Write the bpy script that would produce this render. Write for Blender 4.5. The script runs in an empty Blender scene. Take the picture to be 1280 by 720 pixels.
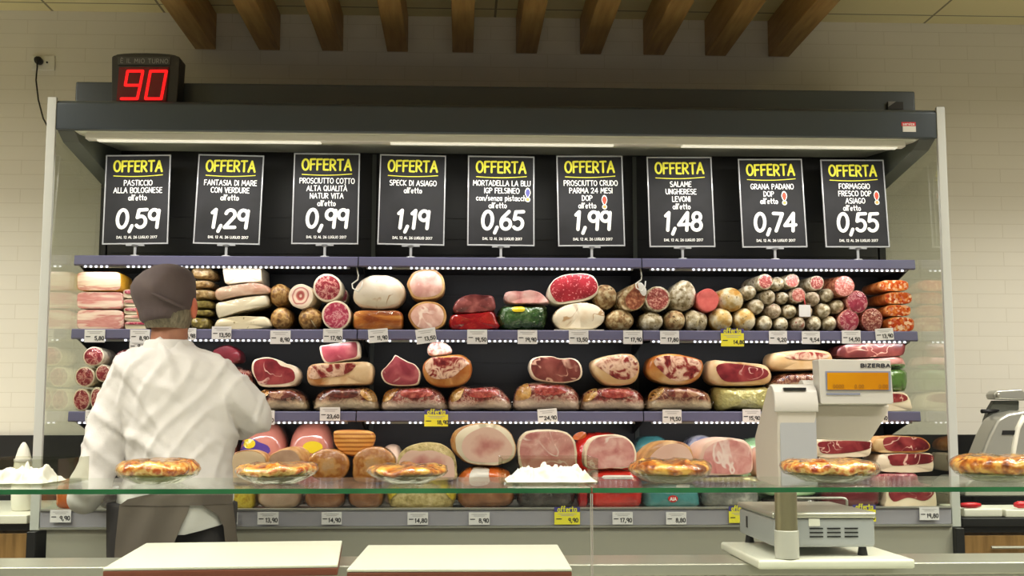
import bpy, bmesh, math, random
from mathutils import Vector, Matrix, noise
random.seed(7)
sc = bpy.context.scene
COL = sc.collection

# ------------------------------------------------------------------ camera
FPX, EYE = 1497.0, 1.30
YAW = math.atan(64/FPX); TILT = math.atan(160/FPX)
Fv = Vector((math.sin(YAW)*math.cos(TILT), math.cos(YAW)*math.cos(TILT), math.sin(TILT)))
Rv = Vector((math.cos(YAW), -math.sin(YAW), 0)); Uv = Rv.cross(Fv)
cam_d = bpy.data.cameras.new('camera'); cam = bpy.data.objects.new('camera', cam_d); COL.objects.link(cam)
cam_d.sensor_width = 36; cam_d.lens = 36*FPX/1280; cam_d.clip_start = .05; cam_d.clip_end = 60
m3 = Matrix((Rv, Uv, -Fv)).transposed(); cam.matrix_world = Matrix.Translation((0, 0, EYE)) @ m3.to_4x4()
sc.camera = cam

def at(px, py, Y):
    """world x, z of what the camera sees at a picture point, on the wall-parallel plane at distance Y"""
    d = Fv + Rv*((px-640)/FPX) - Uv*((py-360)/FPX); s = Y/d.y
    return d.x*s, EYE + d.z*s

# ------------------------------------------------------------------ world, lamps, exposure
sc.view_settings.view_transform = 'Standard'; sc.view_settings.look = 'None'
sc.view_settings.gamma = 1; sc.view_settings.use_curve_mapping = False; sc.view_settings.exposure = 0.0
sc.cycles.use_denoising = True
sc.cycles.transparent_max_bounces = 32
sc.cycles.max_bounces = 8
sc.cycles.sample_clamp_indirect = 6
w = bpy.data.worlds.new('store'); sc.world = w; w.use_nodes = True
w.node_tree.nodes['Background'].inputs[0].default_value = (1.0, .95, .86, 1)
w.node_tree.nodes['Background'].inputs[1].default_value = .10

def area(name, loc, size, power, col=(1, .9, .74), rot=(0, 0, 0), spread=None, parent=None):
    l = bpy.data.lights.new(name, 'AREA'); l.shape = 'RECTANGLE'; l.size, l.size_y = size; l.energy = power; l.color = col
    if spread: l.spread = math.radians(spread)
    o = bpy.data.objects.new(name, l); COL.objects.link(o); o.location = loc; o.rotation_euler = rot
    return o
for x, y, z, p, c, sp_ in ((-2.6, 2.7, 2.925, 44, (1, .92, .76), 165), (3.0, 2.7, 2.925, 44, (1, .92, .76), 165), (-1.9, .2, 2.925, 38, (1, .96, .89), 140), (-.3, .1, 2.925, 38, (1, .96, .89), 140), (1.3, .1, 2.925, 38, (1, .96, .89), 140), (2.9, .2, 2.925, 38, (1, .96, .89), 140), (-1.2, -1.8, 2.925, 40, (1, .96, .89), 140), (1.6, -1.8, 2.925, 40, (1, .96, .89), 140),
                      (-1.3, 2.45, 2.74, 16, (1, .96, .89), 120), (.15, 2.45, 2.74, 16, (1, .96, .89), 120), (1.6, 2.45, 2.74, 16, (1, .96, .89), 120),  # unseen fill lights added over the counter to brighten the boards
                      (-2.3, 3.55, 2.925, 26, (1, .96, .89), 118), (2.6, 3.55, 2.925, 26, (1, .96, .89), 118)):  # unseen wall washers added to brighten the lower side walls
    area('ceiling_or_fill_light', (x, y, z), (1.2, .3), p, c, spread=sp_)

# ------------------------------------------------------------------ materials
def lin(c):
    return tuple((v/255/12.92 if v/255 <= .04045 else ((v/255+.055)/1.055)**2.4) for v in c) + (1,)
MATS = {}
def base(name):
    m = bpy.data.materials.new(name); m.use_nodes = True; MATS[name] = m
    return m, m.node_tree.nodes, m.node_tree.links, m.node_tree.nodes['Principled BSDF']
def ramp(N, stops, interp='LINEAR'):
    r = N.new('ShaderNodeValToRGB'); e = r.color_ramp.elements; r.color_ramp.interpolation = interp
    while len(e) < len(stops): e.new(.5)
    for k, (p, c) in enumerate(stops): e[k].position = p; e[k].color = lin(c) if len(c) == 3 and max(c) > 1.001 else tuple(c)+(1,)
    return r
def bw(a, b): return [(a, (0, 0, 0)), (b, (1, 1, 1))]
def mat(name, col, rough=.5, metal=0, coat=0, scale=20, detail=3, dist=0, tex='noise', ms=(1, 1, 1), veins=None, veins2=None, zband=None,
        bump=0, bscale=None, emit=None, spec=.5, fine=None):
    """col: a colour, or ramp stops over a texture; veins: (colour, scale, half width, distortion); zband: (colour, level, softness, wobble): below level of the thing's height"""
    m, N, L, b = base(name)
    b.inputs['Roughness'].default_value = rough; b.inputs['Metallic'].default_value = metal
    b.inputs['Coat Weight'].default_value = coat; b.inputs['Coat Roughness'].default_value = .12
    b.inputs['Specular IOR Level'].default_value = spec
    if isinstance(col[0], (int, float)):
        b.inputs['Base Color'].default_value = lin(col); colour = None
    tc = N.new('ShaderNodeTexCoord'); oi = N.new('ShaderNodeObjectInfo')
    mp = N.new('ShaderNodeMapping'); mp.inputs['Scale'].default_value = ms; L.new(tc.outputs['Object'], mp.inputs[0])
    wv = N.new('ShaderNodeMath'); wv.operation = 'MULTIPLY'; wv.inputs[1].default_value = 37; L.new(oi.outputs['Random'], wv.inputs[0])
    def nz(scale, detail=3, dist=0, vec=None):
        n = N.new('ShaderNodeTexNoise'); n.noise_dimensions = '4D'; n.inputs['Scale'].default_value = scale; n.inputs['Detail'].default_value = detail
        n.inputs['Distortion'].default_value = dist; L.new(vec or mp.outputs[0], n.inputs['Vector']); L.new(wv.outputs[0], n.inputs['W'])
        return n.outputs['Fac']
    def mix(fac, a, c):
        x = N.new('ShaderNodeMix'); x.data_type = 'RGBA'; L.new(fac, x.inputs[0])
        if a is None: x.inputs[6].default_value = b.inputs['Base Color'].default_value
        else: L.new(a, x.inputs[6])
        x.inputs[7].default_value = lin(c); return x.outputs[2]
    colour = None
    if not isinstance(col[0], (int, float)):
        if tex == 'noise': f = nz(scale, detail, dist)
        elif tex == 'voronoi':
            v = N.new('ShaderNodeTexVoronoi'); v.inputs['Scale'].default_value = scale
            ad = N.new('ShaderNodeVectorMath'); ad.operation = 'ADD'; L.new(mp.outputs[0], ad.inputs[0]); L.new(oi.outputs['Random'], ad.inputs[1]); L.new(ad.outputs[0], v.inputs['Vector'])
            s = N.new('ShaderNodeSeparateColor'); L.new(v.outputs['Color'], s.inputs[0]); f = s.outputs[0]
        elif tex == 'wave':
            v = N.new('ShaderNodeTexWave'); v.inputs['Scale'].default_value = scale; v.inputs['Distortion'].default_value = dist; v.inputs['Detail'].default_value = detail
            v.bands_direction = 'Z'; v.inputs['Detail Scale'].default_value = 1.5; L.new(mp.outputs[0], v.inputs['Vector']); L.new(wv.outputs[0], v.inputs['Phase Offset']); f = v.outputs['Fac']
        if tex == 'rings':
            sx = N.new('ShaderNodeSeparateXYZ'); L.new(tc.outputs['Generated'], sx.inputs[0]); q = []
            for k in (0, 2):
                a = N.new('ShaderNodeMath'); a.operation = 'SUBTRACT'; L.new(sx.outputs[k], a.inputs[0]); a.inputs[1].default_value = .5
                p = N.new('ShaderNodeMath'); p.operation = 'POWER'; L.new(a.outputs[0], p.inputs[0]); p.inputs[1].default_value = 2; q.append(p)
            a = N.new('ShaderNodeMath'); L.new(q[0].outputs[0], a.inputs[0]); L.new(q[1].outputs[0], a.inputs[1]); p = N.new('ShaderNodeMath'); p.operation = 'SQRT'; L.new(a.outputs[0], p.inputs[0])
            a = N.new('ShaderNodeMath'); a.operation = 'MULTIPLY_ADD'; L.new(nz(scale, 2), a.inputs[0]); a.inputs[1].default_value = .55; L.new(p.outputs[0], a.inputs[2]); f = a.outputs[0]
        r = ramp(N, col); L.new(f, r.inputs[0]); colour = r.outputs[0]
    if fine:
        r = ramp(N, bw(fine[2], fine[2]+.06)); L.new(nz(fine[1], 2), r.inputs[0]); colour = mix(r.outputs[0], colour, fine[0])
    for v in (veins, veins2):
        if v:
            r = ramp(N, [(max(0, .5-v[2]*1.6), (0, 0, 0)), (.5-v[2]*.7, (1, 1, 1)), (.5+v[2]*.7, (1, 1, 1)), (min(1, .5+v[2]*1.6), (0, 0, 0))])
            L.new(nz(v[1], 2, v[3]), r.inputs[0]); k = ramp(N, bw(.44, .56)); L.new(nz(v[1]*1.9, 2), k.inputs[0])
            mu = N.new('ShaderNodeMath'); mu.operation = 'MULTIPLY'; L.new(r.outputs[0], mu.inputs[0]); L.new(k.outputs[0], mu.inputs[1]); colour = mix(mu.outputs[0], colour, v[0])
    if zband:
        sx = N.new('ShaderNodeSeparateXYZ'); L.new(tc.outputs['Generated'], sx.inputs[0])
        ma = N.new('ShaderNodeMath'); ma.operation = 'MULTIPLY_ADD'; L.new(nz(zband[3][1], 3), ma.inputs[0]); ma.inputs[1].default_value = zband[3][0]; L.new(sx.outputs[2], ma.inputs[2])
        lev = zband[1]+zband[3][0]*.5
        r = ramp(N, [(max(0, lev-zband[2]), (1, 1, 1)), (min(1, lev+zband[2]), (0, 0, 0))]); L.new(ma.outputs[0], r.inputs[0]); colour = mix(r.outputs[0], colour, zband[0])
    if colour is not None: L.new(colour, b.inputs['Base Color'])
    if bump:
        bp = N.new('ShaderNodeBump'); bp.inputs['Strength'].default_value = bump; bp.inputs['Distance'].default_value = .01
        L.new(nz(bscale or scale*2, 3), bp.inputs['Height']); L.new(bp.outputs[0], b.inputs['Normal']); 
        if coat: L.new(bp.outputs[0], b.inputs['Coat Normal'])
    if emit: b.inputs['Emission Color'].default_value = lin(emit[0]); b.inputs['Emission Strength'].default_value = emit[1]
    return m
def clear(name, tint, ior=1.45, rough=.0, bump=0, bscale=30, mul=1.0):
    m, N, L, b = base(name); out = N['Material Output']
    t = N.new('ShaderNodeBsdfTransparent'); t.inputs[0].default_value = lin(tint)
    g = N.new('ShaderNodeBsdfGlossy'); g.inputs['Roughness'].default_value = rough; g.inputs[0].default_value = (1, 1, 1, 1)
    f = N.new('ShaderNodeFresnel'); ge = N.new('ShaderNodeNewGeometry'); io = N.new('ShaderNodeMath'); io.operation = 'MULTIPLY_ADD'; io.inputs[1].default_value = 1/ior-ior; io.inputs[2].default_value = ior; L.new(ge.outputs['Backfacing'], io.inputs[0]); L.new(io.outputs[0], f.inputs['IOR']); mx = N.new('ShaderNodeMixShader')
    fac = f.outputs[0]
    if bump:
        bp = N.new('ShaderNodeBump'); bp.inputs['Strength'].default_value = bump; bp.inputs['Distance'].default_value = .01; n = N.new('ShaderNodeTexNoise'); n.inputs['Scale'].default_value = bscale
        tc = N.new('ShaderNodeTexCoord'); L.new(tc.outputs['Object'], n.inputs['Vector']); L.new(n.outputs['Fac'], bp.inputs['Height']); L.new(bp.outputs[0], g.inputs['Normal']); L.new(bp.outputs[0], f.inputs['Normal'])
    if mul != 1:
        k = N.new('ShaderNodeMath'); k.operation = 'MULTIPLY'; k.inputs[1].default_value = mul; L.new(fac, k.inputs[0]); fac = k.outputs[0]
    L.new(fac, mx.inputs[0]); L.new(t.outputs[0], mx.inputs[1]); L.new(g.outputs[0], mx.inputs[2]); L.new(mx.outputs[0], out.inputs[0])
    return m

def wall_mat():
    m, N, L, b = base('wall_brick'); tc = N.new('ShaderNodeTexCoord'); mp = N.new('ShaderNodeMapping'); mp.inputs['Rotation'].default_value = (math.pi/2, 0, 0)
    L.new(tc.outputs['Object'], mp.inputs[0]); br = N.new('ShaderNodeTexBrick'); L.new(mp.outputs[0], br.inputs[0])
    br.inputs['Scale'].default_value = 1; br.inputs['Brick Width'].default_value = .235; br.inputs['Row Height'].default_value = .058; br.inputs['Mortar Size'].default_value = .0016
    br.inputs['Color1'].default_value = lin((230, 226, 214)); br.inputs['Color2'].default_value = lin((228, 224, 212)); br.inputs['Mortar'].default_value = lin((217, 212, 198))
    L.new(br.outputs[0], b.inputs['Base Color']); b.inputs['Roughness'].default_value = .6
    bp = N.new('ShaderNodeBump'); bp.inputs['Strength'].default_value = .25; bp.inputs['Distance'].default_value = .004; bp.invert = True; L.new(br.outputs['Fac'], bp.inputs['Height']); L.new(bp.outputs[0], b.inputs['Normal'])
wall_mat()
def ceil_mat():
    m, N, L, b = base('ceiling_panel'); tc = N.new('ShaderNodeTexCoord'); br = N.new('ShaderNodeTexBrick'); mp = N.new('ShaderNodeMapping'); L.new(tc.outputs['Object'], mp.inputs[0]); L.new(mp.outputs[0], br.inputs[0])
    mp.inputs['Location'].default_value = (.315, .10, 0)
    br.offset = 0; br.inputs['Scale'].default_value = 1; br.inputs['Brick Width'].default_value = .45; br.inputs['Row Height'].default_value = 1.2; br.inputs['Mortar Size'].default_value = .005
    br.inputs['Color1'].default_value = lin((226, 216, 166)); br.inputs['Color2'].default_value = lin((222, 213, 163)); br.inputs['Mortar'].default_value = lin((120, 112, 76))
    L.new(br.outputs[0], b.inputs['Base Color']); b.inputs['Roughness'].default_value = .35
ceil_mat()
mat('wood', [(.25, (148, 112, 62)), (.5, (176, 138, 80)), (.75, (192, 156, 98))], rough=.45, scale=9, detail=5, ms=(6, .5, 6))
mat('cabinet_wood', [(.3, (128, 94, 50)), (.5, (158, 120, 70)), (.7, (176, 136, 82))], rough=.5, scale=7, detail=5, ms=(7, 7, .6))
mat('floor_tile', [(.3, (168, 162, 150)), (.7, (180, 174, 162))], rough=.4, scale=4)
mat('anthracite', (66, 75, 84), rough=.3, metal=.25, coat=.15)
mat('anthracite_side', (88, 92, 86), rough=.5)
mat('case_black', (26, 26, 27), rough=.45)
mat('black', (20, 20, 21), rough=.5)
mat('soffit', (224, 226, 208), rough=.45)
mat('rail', (92, 91, 122), rough=.35, coat=.3)
mat('shelf_metal', (70, 70, 74), rough=.4, metal=.3)
mat('deck_rail', (160, 158, 168), rough=.35)
mat('steel', (182, 179, 167), rough=.3, metal=.5)
mat('panel_grey', (166, 164, 152), rough=.4)
mat('panel_grey_low', (142, 140, 130), rough=.4)
mat('white_post', (200, 203, 198), rough=.4)
mat('post_grey', (150, 154, 152), rough=.4)
mat('led', (255, 255, 255), emit=((235, 240, 255), 2.5))
mat('tube', (250, 250, 240), emit=((255, 250, 225), .5))
mat('white_plastic', (228, 226, 214), rough=.4)
mat('paper', (232, 230, 232), rough=.6)
mat('paper_yellow', (244, 234, 62), rough=.6)
mat('violet', (74, 70, 140), rough=.5)
mat('ink', (48, 48, 52), rough=.7)
mat('ink_faint', (176, 174, 178), rough=.7)
mat('sign_black', [(.3, (30, 30, 33)), (.7, (42, 42, 47))], rough=.6, scale=8, spec=.25, bump=.1, bscale=14)
mat('sign_edge', (176, 178, 184), rough=.25, coat=.5)
mat('sign_yellow', (240, 234, 60), rough=.5)
mat('sign_white', (246, 246, 246), rough=.5)
mat('emblem_red', (206, 70, 42), rough=.5)
mat('emblem_gold', (232, 166, 90), rough=.5)
mat('emblem_blue', (84, 84, 170), rough=.5)
mat('digit_red', (120, 4, 6), emit=((255, 14, 20), 1.3))
mat('screen_red', (72, 6, 12), rough=.25, emit=((90, 4, 12), .35))
mat('display_case', (38, 36, 32), rough=.4)
mat('display_band', (70, 70, 68), rough=.35, metal=.3)
mat('letter_grey', (136, 136, 132), rough=.4)
mat('sticker_red', (214, 50, 56), rough=.4)
clear('glass', (246, 250, 246))
clear('glass_side', (243, 246, 240))
clear('acrylic', (244, 245, 240), ior=1.3, mul=.3)
clear('glass_flat', (246, 250, 246), rough=.12, mul=.6)
clear('film', (250, 250, 248), ior=1.38, rough=.12, bump=.9, bscale=38)
clear('green_plate', (176, 186, 150), ior=1.5, rough=.08)
mat('glass_edge', [(.3, (26, 84, 50)), (.7, (58, 122, 78))], rough=.15, scale=6, coat=.6)
mat('board_white', [(.3, (238, 236, 222)), (.7, (230, 228, 214))], rough=.35, scale=5)
mat('board_brown', (128, 66, 46), rough=.5)
mat('scale_white', (194, 191, 182), rough=.4)
mat('scale_grey', (164, 166, 168), rough=.4)
mat('scale_beige', (194, 188, 175), rough=.45)
mat('lcd', [(.3, (178, 112, 14)), (.7, (200, 140, 16))], rough=.2, scale=6, emit=((220, 150, 14), .05))
mat('lcd_text', (150, 96, 12), rough=.4)
mat('blue_grey', (128, 134, 154), rough=.5)
mat('rubber', (36, 34, 34), rough=.7)
mat('pipe_metal', (168, 158, 128), rough=.3, metal=.7)
mat('silver', (190, 190, 182), rough=.3, metal=.6)
mat('red_plastic', (206, 32, 44), rough=.35)
mat('white_sheet', (228, 226, 218), rough=.7)
# person
mat('coat', [(.3, (213, 211, 207)), (.7, (208, 206, 202))], rough=.75, scale=6, bump=.08, bscale=200)
mat('cap_cloth', [(.3, (80, 68, 68)), (.7, (92, 80, 78))], rough=.8, scale=12, bump=.1, bscale=300)
mat('apron', [(.3, (92, 82, 74)), (.7, (102, 92, 82))], rough=.7, scale=8)
mat('trousers', (52, 48, 50), rough=.8)
mat('skin', [(.3, (174, 122, 96)), (.7, (158, 104, 80))], rough=.5, scale=14)
mat('ear_skin', (206, 112, 84), rough=.5)
mat('hair', [(.35, (92, 86, 70)), (.65, (136, 128, 106))], rough=.7, scale=40, ms=(3, 3, .5))
mat('shoe', (34, 32, 34), rough=.5)
# meats
cream = (238, 214, 178); fatw = (244, 224, 206)
mat('bacon', [(.36, (246, 222, 204)), (.46, (238, 200, 184)), (.52, (214, 138, 132)), (.6, (226, 166, 156)), (.66, (246, 220, 202))], scale=46, dist=.6, detail=4, ms=(.16, .16, 1), rough=.35, coat=.3)
mat('bacon_pale', [(.42, (246, 226, 196)), (.52, (238, 204, 172)), (.58, (216, 144, 128)), (.64, (240, 208, 180)), (.7, (248, 230, 200))], scale=46, dist=.6, detail=4, ms=(.16, .16, 1), rough=.35, coat=.3)
mat('rind_yellow', [(.3, (214, 150, 30)), (.7, (240, 186, 60))], scale=25, rough=.4, coat=.3, bump=.3)
mat('fat', [(.3, (240, 220, 190)), (.7, (246, 230, 206))], scale=20, rough=.4, coat=.3)
mat('lard', [(.3, (226, 212, 182)), (.7, (238, 228, 204))], scale=14, rough=.4, coat=.3)
mat('lard_pink', [(.36, (214, 172, 144)), (.55, (230, 200, 174)), (.7, (204, 154, 128))], scale=12, rough=.35, coat=.5)
mat('lard_herb', [(.3, (214, 200, 164)), (.7, (232, 220, 190))], scale=14, rough=.3, coat=.7, fine=((150, 136, 96), 60, .64))
mat('brown_packet', [(.36, (120, 88, 46)), (.5, (172, 140, 90)), (.62, (208, 184, 136))], scale=60, detail=4, rough=.3, coat=.5, bump=.5, bscale=50)
mat('green_packet', [(.36, (92, 78, 36)), (.5, (138, 122, 62)), (.64, (182, 166, 100))], scale=60, detail=4, rough=.3, coat=.6, bump=.5, bscale=50)
mat('spiced', [(.34, (102, 66, 28)), (.46, (154, 110, 54)), (.56, (196, 158, 96)), (.68, (138, 94, 44))], scale=60, detail=4, rough=.5, coat=.25, bump=.5, bscale=60)
mat('coppa', [(.3, (104, 22, 34)), (.48, (152, 48, 58)), (.55, (216, 168, 152)), (.6, (170, 76, 78)), (.7, (130, 36, 48))], scale=46, detail=3, dist=1.4, rough=.3, coat=.4)
mat('coppa_pink', [(.3, (150, 36, 62)), (.5, (184, 66, 92)), (.56, (224, 164, 164)), (.62, (186, 66, 92))], scale=40, detail=3, dist=1.2, rough=.3, coat=.5)
mat('pancetta', [(.3, (240, 212, 190)), (.36, (160, 62, 58)), (.44, (196, 110, 100)), (.5, (244, 216, 194)), (.58, (242, 210, 188)), (.64, (180, 78, 72)), (.7, (244, 220, 198))], tex='rings', scale=14, rough=.35, coat=.3)
mat('ham_white', [(.3, (226, 208, 178)), (.55, (236, 224, 202)), (.75, (216, 188, 150))], scale=10, rough=.45, coat=.2, bump=.3, bscale=16, veins=((186, 148, 104), 10, .010, .6))
mat('smoked_orange', [(.34, (138, 62, 18)), (.5, (190, 110, 42)), (.66, (226, 170, 92))], scale=16, detail=4, dist=.8, ms=(.6, 1, 1.6), rough=.3, coat=.6)
mat('roast_rind', [(.34, (150, 92, 44)), (.52, (200, 150, 90)), (.7, (226, 188, 134))], scale=18, detail=4, rough=.4, coat=.4, bump=.3)
mat('cooked', [(.34, (206, 150, 136)), (.5, (224, 178, 162)), (.66, (238, 202, 188))], scale=20, detail=4, dist=.7, rough=.3, coat=.3, veins=((246, 222, 206), 9, .02, 1))
mat('cooked_pink', [(.34, (202, 124, 120)), (.5, (224, 160, 152)), (.66, (238, 192, 182))], scale=20, detail=4, dist=.8, rough=.3, coat=.35, veins=((248, 224, 214), 8, .018, 1))
mat('cooked_core', [(.36, (196, 128, 120)), (.5, (216, 162, 148)), (.64, (232, 196, 178))], tex='rings', scale=26, detail=4, dist=1.2, rough=.3, coat=.3)
mat('bresaola', [(.34, (92, 32, 34)), (.52, (122, 54, 52)), (.68, (152, 84, 78))], scale=28, detail=4, rough=.4, coat=.3, fine=((206, 150, 144), 90, .66))
mat('bresaola_dark', [(.3, (84, 20, 28)), (.7, (122, 36, 46))], scale=18, detail=3, rough=.3, coat=.5)
mat('salami_red', [(.34, (138, 22, 34)), (.55, (168, 38, 50)), (.7, (184, 62, 68))], scale=20, detail=3, rough=.35, coat=.3, fine=((236, 160, 156), 130, .6), zband=((150, 62, 62), .0, .02, (.0, 5)))
mat('salami_cut', [(.35, (128, 48, 46)), (.5, (160, 78, 70)), (.62, (214, 164, 146))], scale=150, detail=2, rough=.4, coat=.3)
mat('salami_pink', [(.35, (186, 92, 84)), (.5, (206, 122, 110)), (.65, (234, 186, 172))], scale=150, detail=2, rough=.4, coat=.3)
mat('salami_brown', [(.35, (112, 52, 34)), (.5, (146, 80, 54)), (.65, (190, 134, 100))], scale=90, detail=3, rough=.4, coat=.3)
mat('rose_disc', [(.3, (206, 92, 86)), (.7, (218, 112, 104))], scale=60, rough=.35, coat=.2)
mat('mould', [(.36, (134, 116, 80)), (.5, (188, 174, 142)), (.62, (222, 214, 192))], scale=60, detail=6, rough=.8, fine=((112, 94, 58), 75, .60), bump=.4, bscale=70)
mat('mould_grey', [(.36, (128, 108, 82)), (.5, (184, 166, 138)), (.62, (220, 208, 188))], scale=60, detail=6, rough=.8, fine=((150, 92, 70), 60, .58), bump=.4, bscale=70)
mat('mould_gold', [(.36, (188, 134, 44)), (.48, (206, 176, 112)), (.6, (226, 214, 184))], scale=30, detail=6, rough=.7, fine=((122, 100, 60), 80, .62), bump=.4, bscale=60)
mat('mould_brown', [(.32, (104, 68, 40)), (.46, (146, 112, 70)), (.56, (186, 164, 120)), (.68, (214, 200, 166))], scale=50, detail=6, rough=.75, fine=((92, 68, 38), 80, .60), bump=.4, bscale=60)
mat('pale_meat', [(.36, (190, 120, 110)), (.48, (222, 176, 160)), (.6, (238, 214, 196))], scale=70, rough=.35, coat=.4, bump=.4, bscale=60)
mat('chorizo', [(.0, (170, 52, 18)), (.3, (196, 86, 28)), (.5, (214, 128, 58)), (.66, (238, 202, 164)), (.82, (180, 58, 28)), (1, (204, 106, 40))], tex='voronoi', scale=120, rough=.25, coat=.7)
mat('chorizo_side', [(.34, (140, 62, 20)), (.5, (184, 102, 40)), (.66, (214, 152, 92))], scale=30, rough=.3, coat=.5)
mat('prosciutto', [(.34, (98, 22, 30)), (.5, (138, 42, 50)), (.66, (166, 70, 70))], scale=18, detail=4, dist=.6, rough=.3, coat=.4, veins=((238, 196, 180), 9, .010, 1.4))
mat('prosciutto_brown', [(.34, (92, 36, 34)), (.5, (124, 58, 52)), (.66, (152, 84, 74))], scale=18, detail=4, dist=.6, rough=.3, coat=.4, veins=((216, 170, 146), 7, .012, 1.4))
mat('prosciutto_light', [(.34, (140, 50, 62)), (.5, (168, 76, 84)), (.66, (194, 110, 110))], scale=18, detail=4, dist=.6, rough=.3, coat=.4, veins=((244, 208, 196), 8, .012, 1.4))
mat('aged', [(.34, (92, 26, 28)), (.44, (140, 54, 48)), (.52, (210, 168, 140)), (.6, (228, 194, 166)), (.68, (136, 50, 46))], scale=24, detail=4, dist=1.0, rough=.25, coat=.5)
mat('aged_dark', [(.3, (66, 30, 26)), (.5, (122, 56, 46)), (.6, (196, 152, 120)), (.72, (128, 64, 52))], scale=22, detail=4, dist=.8, rough=.2, coat=.9, bump=.5, bscale=40)
mat('ham_skin', [(.36, (176, 98, 34)), (.5, (210, 152, 82)), (.62, (232, 198, 148))], scale=10, detail=4, rough=.35, coat=.4, bump=.2)
mat('ham_skin_pale', [(.36, (218, 176, 120)), (.55, (230, 200, 156)), (.68, (190, 126, 66))], scale=10, detail=4, rough=.35, coat=.4, bump=.2)
mat('vac_fat', [(.34, (176, 110, 40)), (.5, (212, 160, 84)), (.66, (230, 200, 150))], scale=26, rough=.15, coat=1, bump=.8, bscale=50)
mat('lean_red', [(.34, (124, 34, 36)), (.5, (168, 62, 56)), (.62, (200, 110, 96)), (.7, (150, 50, 46))], scale=40, detail=4, rough=.15, coat=1, bump=.8, bscale=60)
mat('vacuum_ham', [(.36, (72, 30, 26)), (.47, (124, 52, 44)), (.54, (196, 148, 120)), (.64, (120, 56, 46))], scale=34, detail=4, dist=1, rough=.15, coat=1, bump=.8, bscale=45, zband=((226, 204, 172), .42, .1, (.5, 14)))
mat('vacuum_ham_red', [(.36, (112, 36, 36)), (.48, (164, 68, 64)), (.55, (222, 180, 164)), (.64, (150, 66, 60))], scale=34, detail=4, dist=1, rough=.15, coat=1, bump=.8, bscale=45, zband=((230, 204, 182), .36, .1, (.5, 14)))
mat('mortadella_skin', [(.3, (206, 128, 110)), (.7, (218, 146, 126))], scale=10, rough=.12, coat=1, bump=.35, bscale=18)
mat('paste_cream', [(.3, (232, 208, 168)), (.7, (238, 216, 180))], scale=30, rough=.5, coat=.2)
mat('turkey', [(.34, (172, 136, 108)), (.55, (194, 160, 132)), (.7, (160, 118, 96))], scale=14, detail=3, rough=.4, coat=.3)
mat('turkey_pale', [(.3, (228, 184, 164)), (.7, (240, 208, 190))], scale=12, detail=3, rough=.4, coat=.3)
mat('golden_round', [(.34, (200, 158, 108)), (.5, (206, 150, 82)), (.62, (170, 100, 38)), (.8, (206, 150, 84))], tex='rings', scale=50, detail=4, rough=.2, coat=.9, bump=.3, bscale=40)
mat('ribbed', [(.0, (162, 88, 22)), (.25, (206, 132, 46)), (.6, (228, 164, 78)), (1, (232, 172, 88))], tex='wave', scale=22, dist=.4, rough=.5, coat=.2, bump=.2, bscale=80)
mat('herb_crust', [(.3, (150, 132, 76)), (.5, (196, 176, 118)), (.7, (222, 204, 154))], scale=50, detail=4, rough=.6, bump=.6, bscale=90)
mat('yellow_net', [(.3, (176, 140, 24)), (.5, (216, 190, 50)), (.7, (226, 204, 84))], scale=60, detail=3, rough=.3, coat=.5, bump=.5)
mat('brown_roll', [(.3, (116, 70, 42)), (.6, (152, 100, 64)), (.8, (176, 128, 88))], scale=24, detail=4, rough=.25, coat=.7, bump=.3)
mat('beige_roll', [(.3, (178, 144, 124)), (.7, (200, 170, 148))], scale=20, detail=3, rough=.3, coat=.6, bump=.3)
mat('pack_red', [(.3, (186, 30, 26)), (.6, (220, 54, 40)), (.8, (232, 110, 84))], scale=14, detail=3, rough=.18, coat=1, bump=.7, bscale=34)
mat('pack_orange', [(.3, (206, 92, 34)), (.7, (226, 130, 60))], scale=14, detail=3, rough=.2, coat=.9, bump=.5, bscale=34)
mat('pack_teal', [(.3, (60, 126, 130)), (.7, (94, 162, 164))], scale=12, detail=3, rough=.2, coat=1, bump=.6, bscale=30)
mat('pack_blue', [(.3, (60, 66, 150)), (.5, (206, 208, 224)), (.7, (230, 226, 232))], scale=22, detail=2, rough=.2, coat=1, bump=.5, bscale=30)
mat('pack_mint', [(.3, (158, 206, 150)), (.7, (190, 226, 178))], scale=18, detail=3, rough=.2, coat=1, bump=.6, bscale=40)
mat('pack_dark', [(.3, (40, 34, 34)), (.6, (66, 58, 56)), (.8, (110, 100, 96))], scale=20, detail=3, rough=.15, coat=1, bump=.8, bscale=40)
mat('pack_grey', [(.3, (84, 84, 82)), (.6, (128, 128, 124)), (.8, (206, 204, 196))], scale=24, detail=3, rough=.15, coat=1, bump=.8, bscale=40)
mat('foil_gold', [(.3, (182, 172, 96)), (.6, (216, 208, 140)), (.8, (240, 238, 206))], scale=16, detail=3, rough=.18, metal=.35, coat=.8, bump=1, bscale=36)
mat('foil_green', [(.3, (22, 48, 22)), (.6, (52, 88, 44)), (.8, (150, 176, 130))], scale=22, detail=3, rough=.14, coat=1, bump=1, bscale=40)
mat('pack_leaf', [(.3, (56, 84, 40)), (.6, (98, 136, 70)), (.8, (70, 60, 56))], scale=20, detail=3, rough=.2, coat=1, bump=.6, bscale=40)
mat('film_red', [(.3, (120, 12, 18)), (.7, (186, 26, 32))], scale=14, rough=.12, coat=1, bump=.5)
mat('label_yellow', (232, 206, 40), rough=.3, coat=.5)
mat('label_purple', (84, 62, 150), rough=.3, coat=.5)
mat('label_white', (232, 230, 222), rough=.4)
mat('label_red', (196, 40, 40), rough=.4)
mat('crust', [(.36, (112, 48, 10)), (.48, (186, 106, 28)), (.6, (230, 178, 80))], scale=48, detail=4, rough=.3, coat=.6, bump=.5, bscale=50)
mat('pie_top', [(.36, (146, 48, 14)), (.45, (206, 116, 34)), (.54, (236, 196, 112)), (.66, (190, 84, 26))], scale=48, detail=4, rough=.25, coat=.8, bump=.5, bscale=50)
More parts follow.
